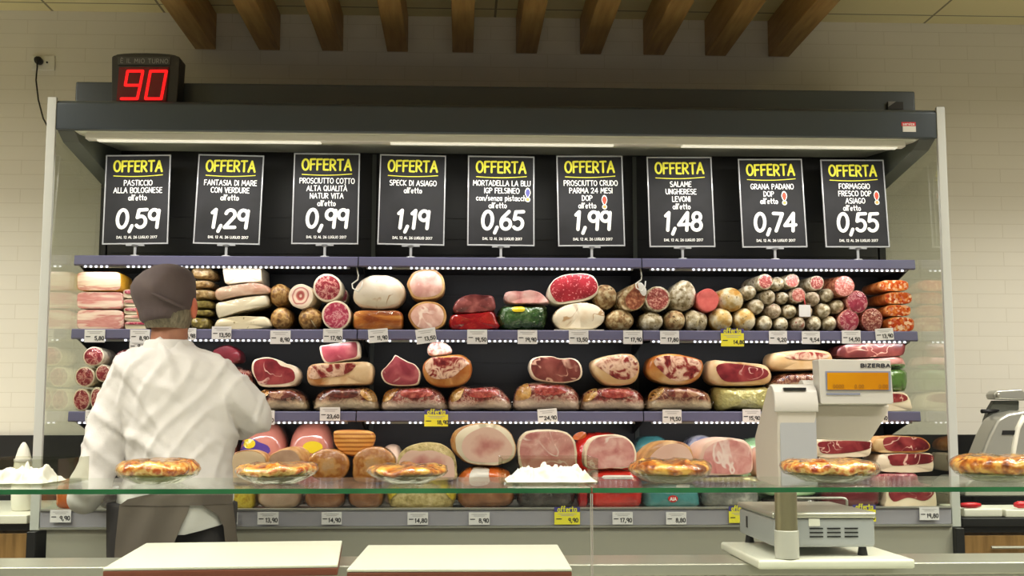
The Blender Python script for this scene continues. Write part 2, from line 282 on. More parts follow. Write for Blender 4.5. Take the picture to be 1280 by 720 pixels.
mat('twine', (206, 190, 150), rough=.8)

# ------------------------------------------------------------------ object helpers
WLOC = {}
def tag(o, label=None, cat=None, group=None, kind=None):
    if label: o['label'] = label
    if cat: o['category'] = cat
    if group: o['group'] = group
    if kind: o['kind'] = kind
    return o
def obj(name, geo, mats, parent=None, loc=None, smooth=False, bevel=0, idx=None, ang=None):
    """one mesh object; geo = (verts, faces) in world coordinates; its origin is loc or that of its parent"""
    V, F = geo; org = WLOC[parent] if parent is not None else Vector(loc if loc is not None else (0, 0, 0))
    me = bpy.data.meshes.new(name); me.from_pydata([Vector(v)-org for v in V], [], F)
    for m in ([mats] if isinstance(mats, str) else mats): me.materials.append(MATS[m])
    if idx:
        for p, k in zip(me.polygons, idx): p.material_index = k
    bm = bmesh.new(); bm.from_mesh(me)
    bmesh.ops.recalc_face_normals(bm, faces=bm.faces)
    if bevel:
        es = [e for e in bm.edges if len(e.link_faces) == 2 and e.calc_face_angle(0) > .5]
        bmesh.ops.bevel(bm, geom=es, offset=bevel, segments=2, affect='EDGES', profile=.5, clamp_overlap=True)
    bm.to_mesh(me); bm.free()
    if smooth or bevel: me.polygons.foreach_set('use_smooth', [True]*len(me.polygons))
    if bevel or ang: me.set_sharp_from_angle(angle=math.radians(ang or 50))
    o = bpy.data.objects.new(name, me); COL.objects.link(o)
    if bevel: o.modifiers.new('even_shading', 'WEIGHTED_NORMAL').keep_sharp = True
    if parent is not None: o.parent = parent
    else: o.location = org
    WLOC[o] = org
    return o
def empty(name, loc, label=None, cat=None, group=None, kind=None):
    o = bpy.data.objects.new(name, None); COL.objects.link(o); o.location = loc; o.empty_display_size = .05; WLOC[o] = Vector(loc)
    return tag(o, label, cat, group, kind)
def merge(*gs):
    V, F = [], []
    for v, f in gs:
        n = len(V); V += list(v); F += [tuple(i+n for i in q) for q in f]
    return V, F
def box(x0, x1, y0, y1, z0, z1):
    V = [(x, y, z) for x in (x0, x1) for y in (y0, y1) for z in (z0, z1)]
    return V, [(0, 1, 3, 2), (4, 6, 7, 5), (0, 4, 5, 1), (2, 3, 7, 6), (0, 2, 6, 4), (1, 5, 7, 3)]
def prism_y(poly, y0, y1):          # outline in x,z drawn out along y
    n = len(poly); V = [(x, y0, z) for x, z in poly]+[(x, y1, z) for x, z in poly]
    return V, [tuple(range(n)), tuple(range(2*n-1, n-1, -1))]+[(i, (i+1) % n, n+(i+1) % n, n+i) for i in range(n)]
def prism_x(poly, x0, x1):          # outline in y,z drawn out along x
    n = len(poly); V = [(x0, y, z) for y, z in poly]+[(x1, y, z) for y, z in poly]
    return V, [tuple(range(n)), tuple(range(2*n-1, n-1, -1))]+[(i, (i+1) % n, n+(i+1) % n, n+i) for i in range(n)]
def rot_z(geo, c, a):
    ca, sa = math.cos(a), math.sin(a)
    return [(c[0]+(v[0]-c[0])*ca-(v[1]-c[1])*sa, c[1]+(v[0]-c[0])*sa+(v[1]-c[1])*ca, v[2]) for v in geo[0]], geo[1]
def tube(pts, r, n=10, caps=True):
    P = [Vector(p) for p in pts]; rs = r if isinstance(r, (list, tuple)) else [r]*len(P); V, F = [], []
    up = Vector((0, 0, 1)); 
    for i, p in enumerate(P):
        d = (P[min(i+1, len(P)-1)]-P[max(i-1, 0)]).normalized()
        if abs(d.dot(up)) > .95: up = Vector((0, 1, 0)) if abs(d.y) < .9 else Vector((1, 0, 0))
        a = d.cross(up).normalized(); b = a.cross(d).normalized(); up = b
        for k in range(n):
            t = 2*math.pi*k/n; V.append(tuple(p+(a*math.cos(t)+b*math.sin(t))*rs[i]))
    for i in range(len(P)-1):
        for k in range(n): F.append((i*n+k, i*n+(k+1) % n, (i+1)*n+(k+1) % n, (i+1)*n+k))
    if caps: F += [tuple(range(n-1, -1, -1)), tuple(range((len(P)-1)*n, len(P)*n))]
    return V, F
def capsule(p0, r0, p1, r1, n=14):
    p0, p1 = Vector(p0), Vector(p1); d = (p1-p0); L = d.length; d = d.normalized() if L > 1e-6 else Vector((0, 0, 1)); pts, rs = [], []
    for k in range(5): t = math.pi/2*(1-k/4.5); pts.append(p0-d*r0*math.sin(t)); rs.append(max(r0*math.cos(t), r0*.03))
    for k in range(5): t = math.pi/2*((k+.5)/4.5); pts.append(p1+d*r1*math.sin(t)); rs.append(max(r1*math.cos(t), r1*.03))
    return tube(pts, rs, n)
def ellipsoid(c, r, nu=24, nv=14):
    V, F = [], []
    for j in range(nv+1):
        t = math.pi*(j+.0001)/(nv+.0002)
        for i in range(nu): a = 2*math.pi*i/nu; V.append((c[0]+r[0]*math.sin(t)*math.cos(a), c[1]+r[1]*math.sin(t)*math.sin(a), c[2]+r[2]*math.cos(t)))
    for j in range(nv):
        for i in range(nu): F.append((j*nu+i, j*nu+(i+1) % nu, (j+1)*nu+(i+1) % nu, (j+1)*nu+i))
    F += [tuple(range(nu)), tuple(range(nv*nu, nv*nu+nu))]
    return V, F
def loft(sections, n=40, cap=True):
    """sections: list of (cx, cy, z, rx, ry)"""
    V, F = [], []
    for cx, cy, z, rx, ry in sections:
        for k in range(n): t = 2*math.pi*k/n; V.append((cx+rx*math.cos(t), cy+ry*math.sin(t), z))
    for j in range(len(sections)-1):
        for k in range(n): F.append((j*n+k, j*n+(k+1) % n, (j+1)*n+(k+1) % n, (j+1)*n+k))
    if cap: F += [tuple(range(n)), tuple(range((len(sections)-1)*n, len(sections)*n))]
    return V, F
def remeshed(geo, voxel, smooth=6):
    me = bpy.data.meshes.new('tmp'); me.from_pydata([tuple(v) for v in geo[0]], [], geo[1])
    bm = bmesh.new(); bm.from_mesh(me); bmesh.ops.recalc_face_normals(bm, faces=bm.faces); bm.to_mesh(me); bm.free()
    o = bpy.data.objects.new('tmp', me); COL.objects.link(o)
    a = o.modifiers.new('r', 'REMESH'); a.mode = 'VOXEL'; a.voxel_size = voxel
    if smooth: s = o.modifiers.new('s', 'SMOOTH'); s.iterations = smooth; s.factor = .5
    dg = bpy.context.evaluated_depsgraph_get(); dg.update(); ev = o.evaluated_get(dg).to_mesh()
    V = [tuple(v.co) for v in ev.vertices]; F = [tuple(p.vertices) for p in ev.polygons]
    bpy.data.objects.remove(o); bpy.data.meshes.remove(me)
    return V, F

# ------------------------------------------------------------------ marker lettering
def arc(cx, cy, rx, ry, a0, a1, n=10): return [(cx+rx*math.cos(math.radians(a0+(a1-a0)*k/n)), cy+ry*math.sin(math.radians(a0+(a1-a0)*k/n))) for k in range(n+1)]
G = {
 'A': (.7, [[(0, 0), (.36, 1), (.68, 0)], [(.13, .34), (.57, .36)]]), 'B': (.58, [[(.02, 0), (.02, 1)], [(.02, 1)]+arc(.28, .76, .25, .24, 90, -90)+[(.02, .52)], [(.02, .52)]+arc(.3, .26, .28, .26, 90, -90)+[(.02, 0)]]),
 'C': (.6, [arc(.34, .5, .33, .5, 50, 310, 14)]), 'D': (.62, [[(.04, 0), (.04, 1)]+arc(.14, .5, .46, .5, 90, -90, 12)+[(.04, 0)]]),
 'E': (.52, [[(.5, 1), (.03, .98), (.03, .02), (.5, 0)], [(.03, .52), (.42, .54)]]), 'F': (.52, [[(.52, 1), (.03, .98), (.03, 0)], [(.03, .5), (.42, .53)]]),
 'G': (.64, [arc(.34, .5, .33, .5, 50, 340, 14)+[(.64, .42), (.38, .42)]]), 'H': (.62, [[(.03, 0), (.03, 1)], [(.6, 0), (.6, 1)], [(.03, .5), (.6, .52)]]),
 'I': (.12, [[(.05, 0), (.06, 1)]]), 'K': (.6, [[(.03, 0), (.03, 1)], [(.56, 1), (.05, .44), (.6, 0)]]), 'J': (.4, [[(.36, 1), (.36, .2), (.2, 0), (.02, .12)]]), 'L': (.46, [[(.04, 1), (.03, .02), (.46, 0)]]), 'M': (.8, [[(.02, 0), (.1, 1), (.4, .35), (.7, 1), (.78, 0)]]),
 'N': (.64, [[(.03, 0), (.04, 1), (.6, 0), (.61, 1)]]), 'O': (.68, [arc(.34, .5, .33, .5, 90, 450, 18)]), 'P': (.56, [[(.03, 0), (.03, 1)]+arc(.24, .74, .3, .26, 90, -90)+[(.03, .47)]]),
 'Q': (.7, [arc(.34, .5, .33, .5, 90, 450, 18), [(.42, .24), (.68, -.05)]]), 'R': (.6, [[(.03, 0), (.03, 1)]+arc(.24, .74, .3, .26, 90, -90)+[(.03, .47)], [(.22, .47), (.58, 0)]]),
 'S': (.56, [arc(.29, .75, .25, .24, 50, 250, 10)+arc(.27, .25, .27, .26, 80, -140, 10)]), 'T': (.6, [[(0, .98), (.6, 1)], [(.3, 1), (.3, 0)]]), 'U': (.62, [[(.03, 1), (.03, .4)]+arc(.31, .3, .28, .3, 180, 360, 10)+[(.59, 1)]]),
 'V': (.64, [[(.02, 1), (.32, 0), (.62, 1)]]), 'Z': (.58, [[(.04, 1), (.56, 1), (.02, 0), (.56, 0)]]),
 'a': (.46, [arc(.22, .3, .2, .3, 60, 360, 12), [(.43, .6), (.43, 0)]]), 'l': (.1, [[(.05, 1), (.05, 0)]]), "'": (.1, [[(.06, 1), (.03, .78)]]), 'e': (.46, [[(.04, .32), (.42, .34)]+arc(.23, .3, .2, .3, 10, 310, 12)]),
 't': (.36, [[(.18, .95), (.18, .1), (.32, .02)], [(0, .62), (.36, .64)]]), 'o': (.46, [arc(.23, .3, .21, .3, 90, 450, 12)]), 'c': (.42, [arc(.24, .3, .22, .3, 50, 310, 10)]),
 'n': (.44, [[(.03, 0), (.03, .6)], [(.03, .4)]+arc(.22, .38, .19, .22, 160, 0, 8)+[(.41, 0)]]), '/': (.4, [[(0, -.05), (.4, 1)]]), 's': (.38, [arc(.19, .45, .16, .15, 50, 250, 8)+arc(.18, .15, .18, .15, 80, -140, 8)]),
 'z': (.4, [[(.03, .6), (.38, .6), (.02, 0), (.4, 0)]]), 'p': (.46, [[(.03, .6), (.03, -.3)], arc(.23, .3, .2, .3, 170, -170, 12)]), 'i': (.1, [[(.05, .6), (.05, 0)], [(.05, .86), (.06, .88)]]),
 'h': (.44, [[(.03, 0), (.03, 1)], [(.03, .4)]+arc(.22, .38, .19, .22, 160, 0, 8)+[(.41, 0)]]), 'r': (.32, [[(.03, 0), (.03, .6)], [(.03, .4)]+arc(.2, .4, .17, .2, 160, 50, 6)]),
 'f': (.34, [arc(.24, .8, .12, .2, 40, 180, 6)+[(.12, 0)], [(0, .58), (.3, .6)]]), 'v': (.4, [[(.02, .6), (.2, 0), (.38, .6)]]),
 '0': (.6, [arc(.3, .5, .28, .5, 90, 450, 18)]), '1': (.3, [[(.02, .82), (.2, 1), (.16, 0)]]), '2': (.6, [arc(.28, .72, .26, .27, 165, -20, 10)+[(.02, 0), (.6, .02)]]),
 '4': (.66, [[(.5, 0), (.52, 1), (.02, .3), (.66, .34)]]), '5': (.58, [[(.56, 1), (.12, .98), (.06, .56)]+arc(.27, .32, .28, .31, 115, -140, 12)]), '6': (.58, [[(.44, 1)]+arc(.42, .4, .4, .4, 135, 190, 5)+arc(.3, .28, .27, .28, 180, 540, 14)]),
 '7': (.54, [[(.02, 1), (.54, .98), (.18, 0)]]), '8': (.56, [arc(.28, .76, .22, .23, 90, 450, 14), arc(.28, .27, .27, .27, 90, 450, 14)]), '9': (.56, [arc(.27, .72, .25, .27, 20, 380, 14), [(.53, .95), (.5, 0)]]),
 '3': (.54, [arc(.24, .76, .26, .24, 140, -90, 10)+arc(.24, .26, .29, .27, 90, -140, 10)]), ',': (.2, [[(.14, .1), (.02, -.22)]]), '.': (.12, [[(.05, .02), (.06, .03)]]), ' ': (.3, [])}
G['À'] = (.7, G['A'][1]+[[(.2, 1.32), (.38, 1.14)]]); G['È'] = (.52, G['E'][1]+[[(.14, 1.32), (.3, 1.14)]])
def text(s, h, track=.17, slant=0, xs=1.0, jit=0):
    x = 0; out = []
    for ch in s:
        wd, st = G[ch]; dy = random.uniform(-jit, jit)
        for p in st: out.append([((x+a*xs)*h+slant*b*h, (b+dy)*h) for a, b in p])
        x += (wd*xs+track)
    return out, (x-track)*h
def ink(polys, r, f, n=8):
    """round-nibbed strokes in a plane; f maps plane coordinates to the world"""
    V, F, f0, cnt = [], [], f, [0]
    def f(u, v): q = f0(u, v); return (q[0], q[1]-1.1e-5*(cnt[0] % 30), q[2])
    for p in polys:
        for i, (x, y) in enumerate(p):
            k = len(V); V += [f(x+r*math.cos(2*math.pi*j/n), y+r*math.sin(2*math.pi*j/n)) for j in range(n)]; F.append(tuple(range(k, k+n))); cnt[0] += 1
            if i:
                x0, y0 = p[i-1]; dx, dy = x-x0, y-y0; L = math.hypot(dx, dy)
                if L < 1e-9: continue
                nx, ny = -dy/L*r, dx/L*r; k = len(V)
                V += [f(x0+nx, y0+ny), f(x0-nx, y0-ny), f(x-nx, y-ny), f(x+nx, y+ny)]; F.append((k, k+1, k+2, k+3)); cnt[0] += 1
    return V, F
def shift(polys, dx, dy): return [[(x+dx, y+dy) for x, y in p] for p in polys]

# ------------------------------------------------------------------ room
WY, CZ = 4.80, 2.938
def structure(name, geo, m, **k): o = obj(name, geo, m, **k); o['kind'] = 'structure'; return o
structure('floor', box(-5, 5.4, -4, WY, -.1, 0), 'floor_tile')
structure('wall_back', box(-5, 5.4, WY, WY+.15, 0, CZ), 'wall_brick')
structure('ceiling', box(-5, 5.4, -4, WY+.15, CZ, CZ+.1), 'ceiling_panel')
# dark splash panels on the wall either side of the case
xl = at(48, 560, WY)[0]; zt = at(20, 544, WY)[1]
structure('trim_1', box(-4.5, -1.40, WY-.02, WY, .9, zt), 'black')
structure('trim_2', box(1.70, 4.9, WY-.02, WY, .9, zt), 'black')

ordn = ['leftmost', 'second from left', 'third from left', 'fourth from left', 'fifth from left', 'fifth from right', 'fourth from right', 'third from right', 'second from right', 'rightmost']
bx = [244, 324, 403, 484, 565.5, 645, 725, 804, 881, 960]
for k, px in enumerate(bx):
    yy = 62+10*(px-244)/716; x0, z0 = at(px, yy, WY); x1 = at(px+26, yy, WY)[0]
    o = obj('wooden_beam', box(x0, x1, 1.3, WY-.002, 2.785, CZ-.001), 'wood', loc=((x0+x1)/2, 3, 2.785), bevel=.003)
    tag(o, 'brown wooden ceiling beam, %s of the ten above the case' % ordn[k], 'beam', 'wooden ceiling beams', 'thing')

# ------------------------------------------------------------------ refrigerated wall case
XL, XR, YF, YS, YB = -1.372, 1.656, 4.02, 4.25, 4.60
Z1, Z2, Z3, Z4 = 1.862, 1.602, 1.314, .992
case = empty('refrigerated_case', (.14, 4.4, 0), 'long dark refrigerated wall case with lit shelves, glass ends and grey canopy', 'display case')
can = obj('canopy', prism_x([(YF, 2.262), (YF, 2.352), (YF+.012, 2.364), (4.72, 2.364), (4.72, 2.345), (YF+.02, 2.262)], XL, XR), 'anthracite', case, bevel=.004)
obj('top_box', box(XL+.005, XR-.005, 4.2, 4.76, 2.365, 2.478), 'anthracite', case, bevel=.006)
bxx, bzz = at(1119, 133, 4.195); nb = obj('notch_dark', merge(box(bxx-.028, bxx+.028, 4.19, 4.199, bzz-.012, bzz+.016)), 'black', case)  # black block stands in for the darkness of a square notch in the box
obj('notch_pale_patch', prism_y([(bxx-.028, bzz+.016), (bxx+.0, bzz+.016), (bxx-.028, bzz-.004)], 4.186, 4.1899), 'letter_grey', nb)  # grey patch for the pale bit inside the notch
obj('soffit', prism_x([(YF+.022, 2.2615), (4.10, 2.262), (YB, 2.318), (YB, 2.33), (YF+.022, 2.268)], XL+.06, XR-.06), 'soffit', case)
for s, x0, x1 in ((0, XL+.004, XL+.06), (1, XR-.06, XR-.004)):
    obj('canopy_gusset', prism_x([(YF+.02, 2.261), (4.1, 2.235), (YB, 2.17), (YB, 2.33), (YF+.02, 2.27)], x0, x1), 'anthracite_side', case)
zl0, zl1 = at(640, 178.5, 4.06)[1], 2.262
led = obj('canopy_lamp', box(XL+.09, XR-.10, 4.06, 4.10, zl0, zl1), 'white_plastic', case, bevel=.003)
segs = [XL+.008, at(448, 322, YS)[0], at(802, 324, YS)[0], XR-.008]
for k in range(3):
    obj('tube', box(segs[k]+.12, segs[k+1]-.12, 4.067, 4.093, zl0-.004, zl0-.0003), 'tube', led)
    area('canopy_lamp_light', ((segs[k]+segs[k+1])/2, 4.08, zl0-.008), (.9, .02), 3.4, (1, .97, .88), (math.radians(24), 0, 0), 150)
obj('back_panel', box(XL+.02, XR-.02, YB, YB+.1, .5, 2.34), 'case_black', case)
for z in (2.06, 1.98, 1.92, 1.76, 1.69, 1.50, 1.42, 1.2): obj('back_groove', box(XL+.03, XR-.03, YB-.003, YB-.0005, z, z+.004), 'black', case)
for x in segs[1:3]: obj('upright_rail', box(x+.02, x+.035, YB-.012, YB-.0035, 1.0, 2.31), 'anthracite_side', case)
for s, x in ((0, XL), (1, XR)):
    obj('side_glass', box(x-.004, x+.004, YF+.012, 4.72, .96, 2.26), 'glass_side', case)
    px = x-.018 if s == 0 else x+.018; a, b = sorted((x-.009*(1-s*2)*-1 if 0 else x-(.026 if s == 0 else .004), x+(.004 if s == 0 else .026)))
    obj('post', box(a, b, YF-.004, YF+.011, .93, 2.372), 'white_post', case, bevel=.002)
    obj('end_plate', box(a, b, YF-.03, 4.72, .12, .928), 'case_black', case, bevel=.003)
    obj('bulkhead', box(x-.012, x+.012, 4.6, 4.72, .93, 2.26), 'case_black', case)
def shelf_segment(x0, x1, z, skip=()):
    s = obj('shelf', box(x0+.002, x1-.002, YS+.012, YB-.004, z-.022, z), 'shelf_metal', case)
    obj('price_rail', prism_x([(YS, z-.034), (YS-.006, z-.030), (YS-.002, z-.001), (YS+.002, z+.002), (YS+.0115, z+.002), (YS+.0115, z-.034)], x0+.002, x1-.002), 'rail', s)
    n = int((x1-x0-.06)/.0186)
    for ks in (range(0, 5), range(8, n)):
        obj('led_dots', merge(*[box(x-.0035, x+.0035, YS+.0005, YS+.004, z-.0405, z-.0345) for x in (x0+.04+k*.0186 for k in ks)]), 'led', s)
    obj('led_channel', box(x0+.03, x1-.03, YS+.0042, YS+.012, z-.041, z-.0343), 'letter_grey', s)
    area('shelf_led_light', ((x0+x1)/2, YS+.008, z-.043), (x1-x0-.06,   .012), .68, (.98, .97, 1), (math.radians(30), 0, 0), 165)
    return s
for zi, z in enumerate((Z1, Z2, Z3)):
    for k in range(3): shelf_segment(segs[k], segs[k+1], z)
    for x in segs[1:3]:
        obj('shelf_bracket', prism_x([(YS+.03, z-.023), (YB-.004, z-.023), (YB-.004, z-.08)], x-.003+.012, x+.015), 'black', case)
    for x in (XL+.012, XR-.014): obj('shelf_bracket', prism_x([(YS+.03, z-.023), (YB-.004, z-.023), (YB-.004, z-.10)], x-.002, x+.002), 'black', case)
for px in (446, 800):
    x, z = at(px, 334, 4.268); cab = [(x, 4.267, z), (x+.006, 4.268, z-.03), (x+.004, 4.268, z-.045), (x-.016, 4.269, z-.06), (x-.014, 4.27, z-.075), (x+.006, 4.271, z-.088), (x+.018, 4.272, z-.07), (x+.02, 4.272, z-.05)]
    obj('cable', tube(cab, .0024, 6), 'white_plastic', case, smooth=True)
# lower deck
deck = obj('deck', box(XL+.008, XR-.008, YF+.015, YB-.004, .955, .985), 'panel_grey', case)
obj('price_rail', merge(box(XL+.008, XR-.008, YF-.008, YF+.0145, .940, .9925)), 'deck_rail', deck, bevel=.002)
obj('rail_lip', merge(box(XL+.008, XR-.008, YF-.013, YF+.0145, .9927, .998), box(XL+.008, XR-.008, YF-.014, YF+.0145, .933, .9398)), 'silver', deck)
obj('front_panel', box(XL+.03, XR-.005, YF-.004, 4.55, .84, .9325), 'panel_grey', case)
fp = obj('kick_panel', box(XL+.03, XR-.005, YF+.004, 4.55, .10, .838), 'panel_grey_low', case)
gx, gz = at(1164, 691, YF); obj('grille', box(gx-.03, gx+.03, YF+.001, YF+.0035, gz-.006, gz+.006), 'black', fp)
# sticker on the canopy
sx, sz = at(1136.5, 158, YF-.002)
st = empty('sticker', (sx, YF-.001, sz), 'small red and white sticker on the right end of the dark canopy', 'sticker')
obj('upper_band', box(sx-.0265, sx+.0235, YF-.0016, YF-.0004, sz+.001, sz+.0155), 'sticker_red', st)
obj('lower_band', box(sx-.0225, sx+.0235, YF-.0016, YF-.0004, sz-.019, sz+.001), 'label_white', st)
tp, tw = text('service', .0095, track=.22, xs=1.15); obj('lettering', ink(shift(tp, sx-.0015-tw/2, sz+.0045), .0009, lambda u, v: (u, YF-.002, v), 6), 'sign_white', st)

# ------------------------------------------------------------------ queue number display on the canopy
qx, qz = at(181, 127, 4.12); qx0, qx1 = at(139, 100, 4.10)[0], at(224, 100, 4.10)[0]; qt = at(181, 66, 4.10)[1]; qb = 2.3645
qd = empty('queue_display', ((qx0+qx1)/2, 4.13, qb), 'black queue counter showing red 90 on top of the case', 'number display')
qm = (qx0+qx1)/2; hw = (qx1-qx0)/2
prof = [(qx0+.004, qb), (qx0-.001, qt-.016), (qx0+.006, qt-.010)]+[(qm+hw*.92*math.cos(a), qt-.010+.010*math.sin(a)) for a in [math.pi*(1-k/8) for k in range(9)]]+[(qx1-.006, qt-.010), (qx1+.001, qt-.016), (qx1-.006, qb)]
obj('housing', prism_y(prof, 4.10, 4.185), 'display_case', qd, bevel=.004)
def qp(px, py, Y=4.095): x, z = at(px, py, Y); return (x, z)
obj('screen', prism_y([qp(149, 84), qp(211, 84), qp(207, 126), qp(145.5, 126)], 4.094, 4.0995), 'screen_red', qd)
obj('header', prism_y([qp(147, 71), qp(213, 71), qp(212, 81), qp(147, 81)], 4.095, 4.0995), 'display_band', qd)
tp, tw = text('È IL MIO TURNO.', .0150, track=.24, xs=1.05); x0, z0 = qp(148.5, 80); k = .168/tw; tp = [[(x*k, y) for x, y in p] for p in tp]
obj('lettering', ink(shift(tp, x0+.006, z0+.004), .0011, lambda u, v: (u, 4.0935, v), 6), 'letter_grey', qd)
def seg(px): return [[qp(*p, 4.092) for p in px]]
r9 = .0050
for pl in ([(179.5, 89), (160, 89), (156, 106), (173, 106)], [(179.5, 89), (176, 106), (172, 123.5), (151, 123.5)]):
    pass
d9 = seg([(151.5, 123.3), (171.5, 123.3), (175.2, 106.5), (156.5, 106.5), (159.5, 88.8), (178.6, 88.8), (175.2, 106.5)])
d0 = seg([(181.8, 123.3), (188, 88.8), (208, 88.8), (201.5, 123.3), (181.8, 123.3)])
obj('digit', ink(d9, r9, lambda u, v: (u, 4.0925, v)), 'digit_red', qd); obj('digit', ink(d0, r9, lambda u, v: (u, 4.0925, v)), 'digit_red', qd)

# socket, plug and cord on the wall
sx0, sz0 = at(41, 70, WY); sx1, sz1 = at(69, 88.5, WY)
so = empty('wall_socket', ((sx0+sx1)/2, WY-.01, sz1), 'white wall socket plate left of the queue counter', 'socket')
obj('plate', box(sx0, sx1, WY-.010, WY-.0005, sz1, sz0), 'white_plastic', so, bevel=.003)
hx, hz = at(60, 79, WY); obj('socket_hole', tube([(hx, WY-.013, hz), (hx, WY-.0102, hz)], .004, 10), 'black', so)
pc = empty('power_cord', at(51, 78, WY)[:1]+(WY-.02,)+at(51, 78, WY)[1:], 'black plug and cord hanging from the wall socket to the case', 'power cord')
x, z = at(51, 78, WY); obj('plug', tube([(x, WY-.045, z), (x, WY-.03, z), (x, WY-.0105, z)], [.012, .016, .014], 14), 'black', pc, smooth=True)
pts = [(x, WY-.045, z)]
for px, py, Y in ((46.5, 84, 4.75), (45, 100, 4.74), (48, 125, 4.72), (54, 148, 4.68), (61, 161, 4.62)): a, b = at(px, py, Y); pts.append((a, Y, b))
a, b = at(76, 182, 4.6); pts += [(a-.02, 4.60, b)]
obj('cord', tube(pts, .0032, 8), 'black', pc, smooth=True)

# ------------------------------------------------------------------ OFFERTA signs
SIGNS = [
 ([(133, 194), (214, 194), (210, 306), (128, 305)], ['PASTICCIO', 'ALLA BOLOGNESE', "all'etto"], '0,59', None),
 ([(249, 194), (330, 194), (325, 306), (241, 305)], ['FANTASIA DI MARE', 'CON VERDURE', "all'etto"], '1,29', None),
 ([(368, 192), (450, 192), (448, 306), (364, 305)], ['PROSCIUTTO COTTO', 'ALTA QUALITÀ', 'NATUR VITA', "all'etto"], '0,99', None),
 ([(475, 194), (558, 194), (555, 307), (472, 306)], ['SPECK DI ASIAGO', "all'etto"], '1,19', None),
 ([(585, 196), (668, 195), (668, 308), (584, 307)], ['MORTADELLA LA BLU', 'IGP FELSINEO', 'con/senza pistacchi', "all'etto"], '0,65', ('emblem_blue', .90, .43)),
 ([(695, 195), (778, 195), (781, 308), (698, 308)], ['PROSCIUTTO CRUDO', 'PARMA 24 MESI', 'DOP', "all'etto"], '1,99', ('emblem_red', .71, .515)),
 ([(808, 197), (889, 196), (894, 309), (812, 309)], ['SALAME', 'UNGHERESE', 'LEVONI', "all'etto"], '1,48', None),
 ([(922, 199), (1002, 199), (1009, 310), (928, 309)], ['GRANA PADANO', 'DOP', "all'etto"], '0,74', ('emblem_red', .69, .445)),
 ([(1025, 200), (1104, 200), (1112, 310), (1032, 309)], ['FORMAGGIO', 'FRESCO DOP', 'ASIAGO', "all'etto"], '0,55', ('emblem_red', .85, .435))]
for quad, lines, price, emb in SIGNS:
    q = [at(*p, Y) for p, Y in zip(quad, (4.325, 4.325, 4.295, 4.295))]
    bc = Vector(((q[2][0]+q[3][0])/2, 4.295, (q[2][1]+q[3][1])/2)); tc_ = Vector(((q[0][0]+q[1][0])/2, 4.325, (q[0][1]+q[1][1])/2))
    W = ((q[1][0]-q[0][0])+(q[2][0]-q[3][0]))/2; up = tc_-bc; H = up.length; up.normalize(); rt = Vector((1, 0, 0)); rt = (rt-up*rt.dot(up)).normalized(); nn = rt.cross(up)
    if nn.y > 0: nn = -nn
    def f(u, v, e=0): return tuple(bc+rt*(u*W-W/2)+up*(v*H)+nn*e)   # u,v in 0..1
    def fm(e): return lambda u, v: tuple(bc+rt*(u-W/2)+up*v+nn*e)    # metres
    kids = {'0,59': 'pasticcio', '1,29': 'fantasia di mare', '0,99': 'prosciutto cotto', '1,19': 'speck', '0,65': 'mortadella', '1,99': 'prosciutto crudo', '1,48': 'salame', '0,74': 'grana padano', '0,55': 'formaggio fresco'}[price]
    s = empty('offer_sign', (bc.x, 4.29, Z1+.002), 'black offer sign for %s priced %s standing on the top shelf' % (kids, price), 'sign', 'offer signs on the top shelf')
    def slab(u0, u1, v0, v1, e0, e1):
        V = [f(u, v, e) for e in (e0, e1) for u, v in ((u0, v0), (u1, v0), (u1, v1), (u0, v1))]
        return V, [(0, 1, 2, 3), (7, 6, 5, 4), (0, 4, 5, 1), (1, 5, 6, 2), (2, 6, 7, 3), (3, 7, 4, 0)]
    obj('panel', slab(.018, .982, .014, .986, -.002, .002), 'sign_black', s)
    obj('clear_frame', merge(slab(0, .018, 0, 1, -.003, .004), slab(.982, 1, 0, 1, -.003, .004), slab(.0181, .9819, 0, .0138, -.003, .004), slab(.0181, .9819, .9862, 1, -.003, .004)), 'sign_edge', s)
    base_z = Z1+.0025
    obj('stand', merge(tube([(bc.x, 4.293, base_z), (bc.x, 4.293, base_z+.006), (bc.x, 4.293, base_z+.008), (bc.x, 4.294, bc.z-.010), (bc.x, 4.295, bc.z-.004)], [.018, .016, .005, .005, .014], 12),
                       box(bc.x-.032, bc.x+.032, 4.289, 4.301, bc.z-.006, bc.z-.0005)), 'sign_edge', s, smooth=True, ang=40)
    tp, tw = text('OFFERTA', .036, track=.16, xs=.86, jit=.02); k = .74*W/tw; tp = [[(x*k, y*k*1.02) for x, y in p] for p in tp]
    und = [[(.13*W+.75*W*t/10, H*(.765-.012*math.sin(t/10*math.pi)+.008*(t/10))) for t in range(11)]]
    obj('title_lettering', merge(ink(shift(tp, .13*W, H*.815), .0036, fm(.0026)), ink(und, .0015, fm(.0026))), 'sign_yellow', s)
    gs = []; v = .685
    if len(lines) >= 4: v = .695
    for ln in lines:
        low = ln[0].islower(); h = .0190 if not low else .020
        tp, tw = text(ln, h, track=.15, xs=.9, jit=.02)
        mx = .86*W
        if tw > mx: tp = [[(x*mx/tw, y) for x, y in p] for p in tp]; tw = mx
        off = .03*W if not (emb and ln in ('DOP', "all'etto")) else -.03*W
        gs.append(ink(shift(tp, W/2-tw/2+off-.02*W, H*v-.0095), .00150, fm(.0026), 6)); v -= .083
    tp, tw = text(price, .066, track=.13, slant=.06, xs=.95); mx = .80*W; k = min(1, mx/tw); tp = [[(x*k, y) for x, y in p] for p in tp]
    obj('price_lettering', ink(shift(tp, W*.52-tw*k/2, H*.185), .0062, fm(.0026), 10), 'sign_white', s)
    tp, tw = text('DAL 12 AL 26 LUGLIO 2017', .0088, track=.2); obj('date_lettering', ink(shift(tp, W*.5-tw/2+.005, H*.065), .00085, fm(.0026), 5), 'sign_white', s)
    obj('lettering', merge(*gs), 'sign_white', s)
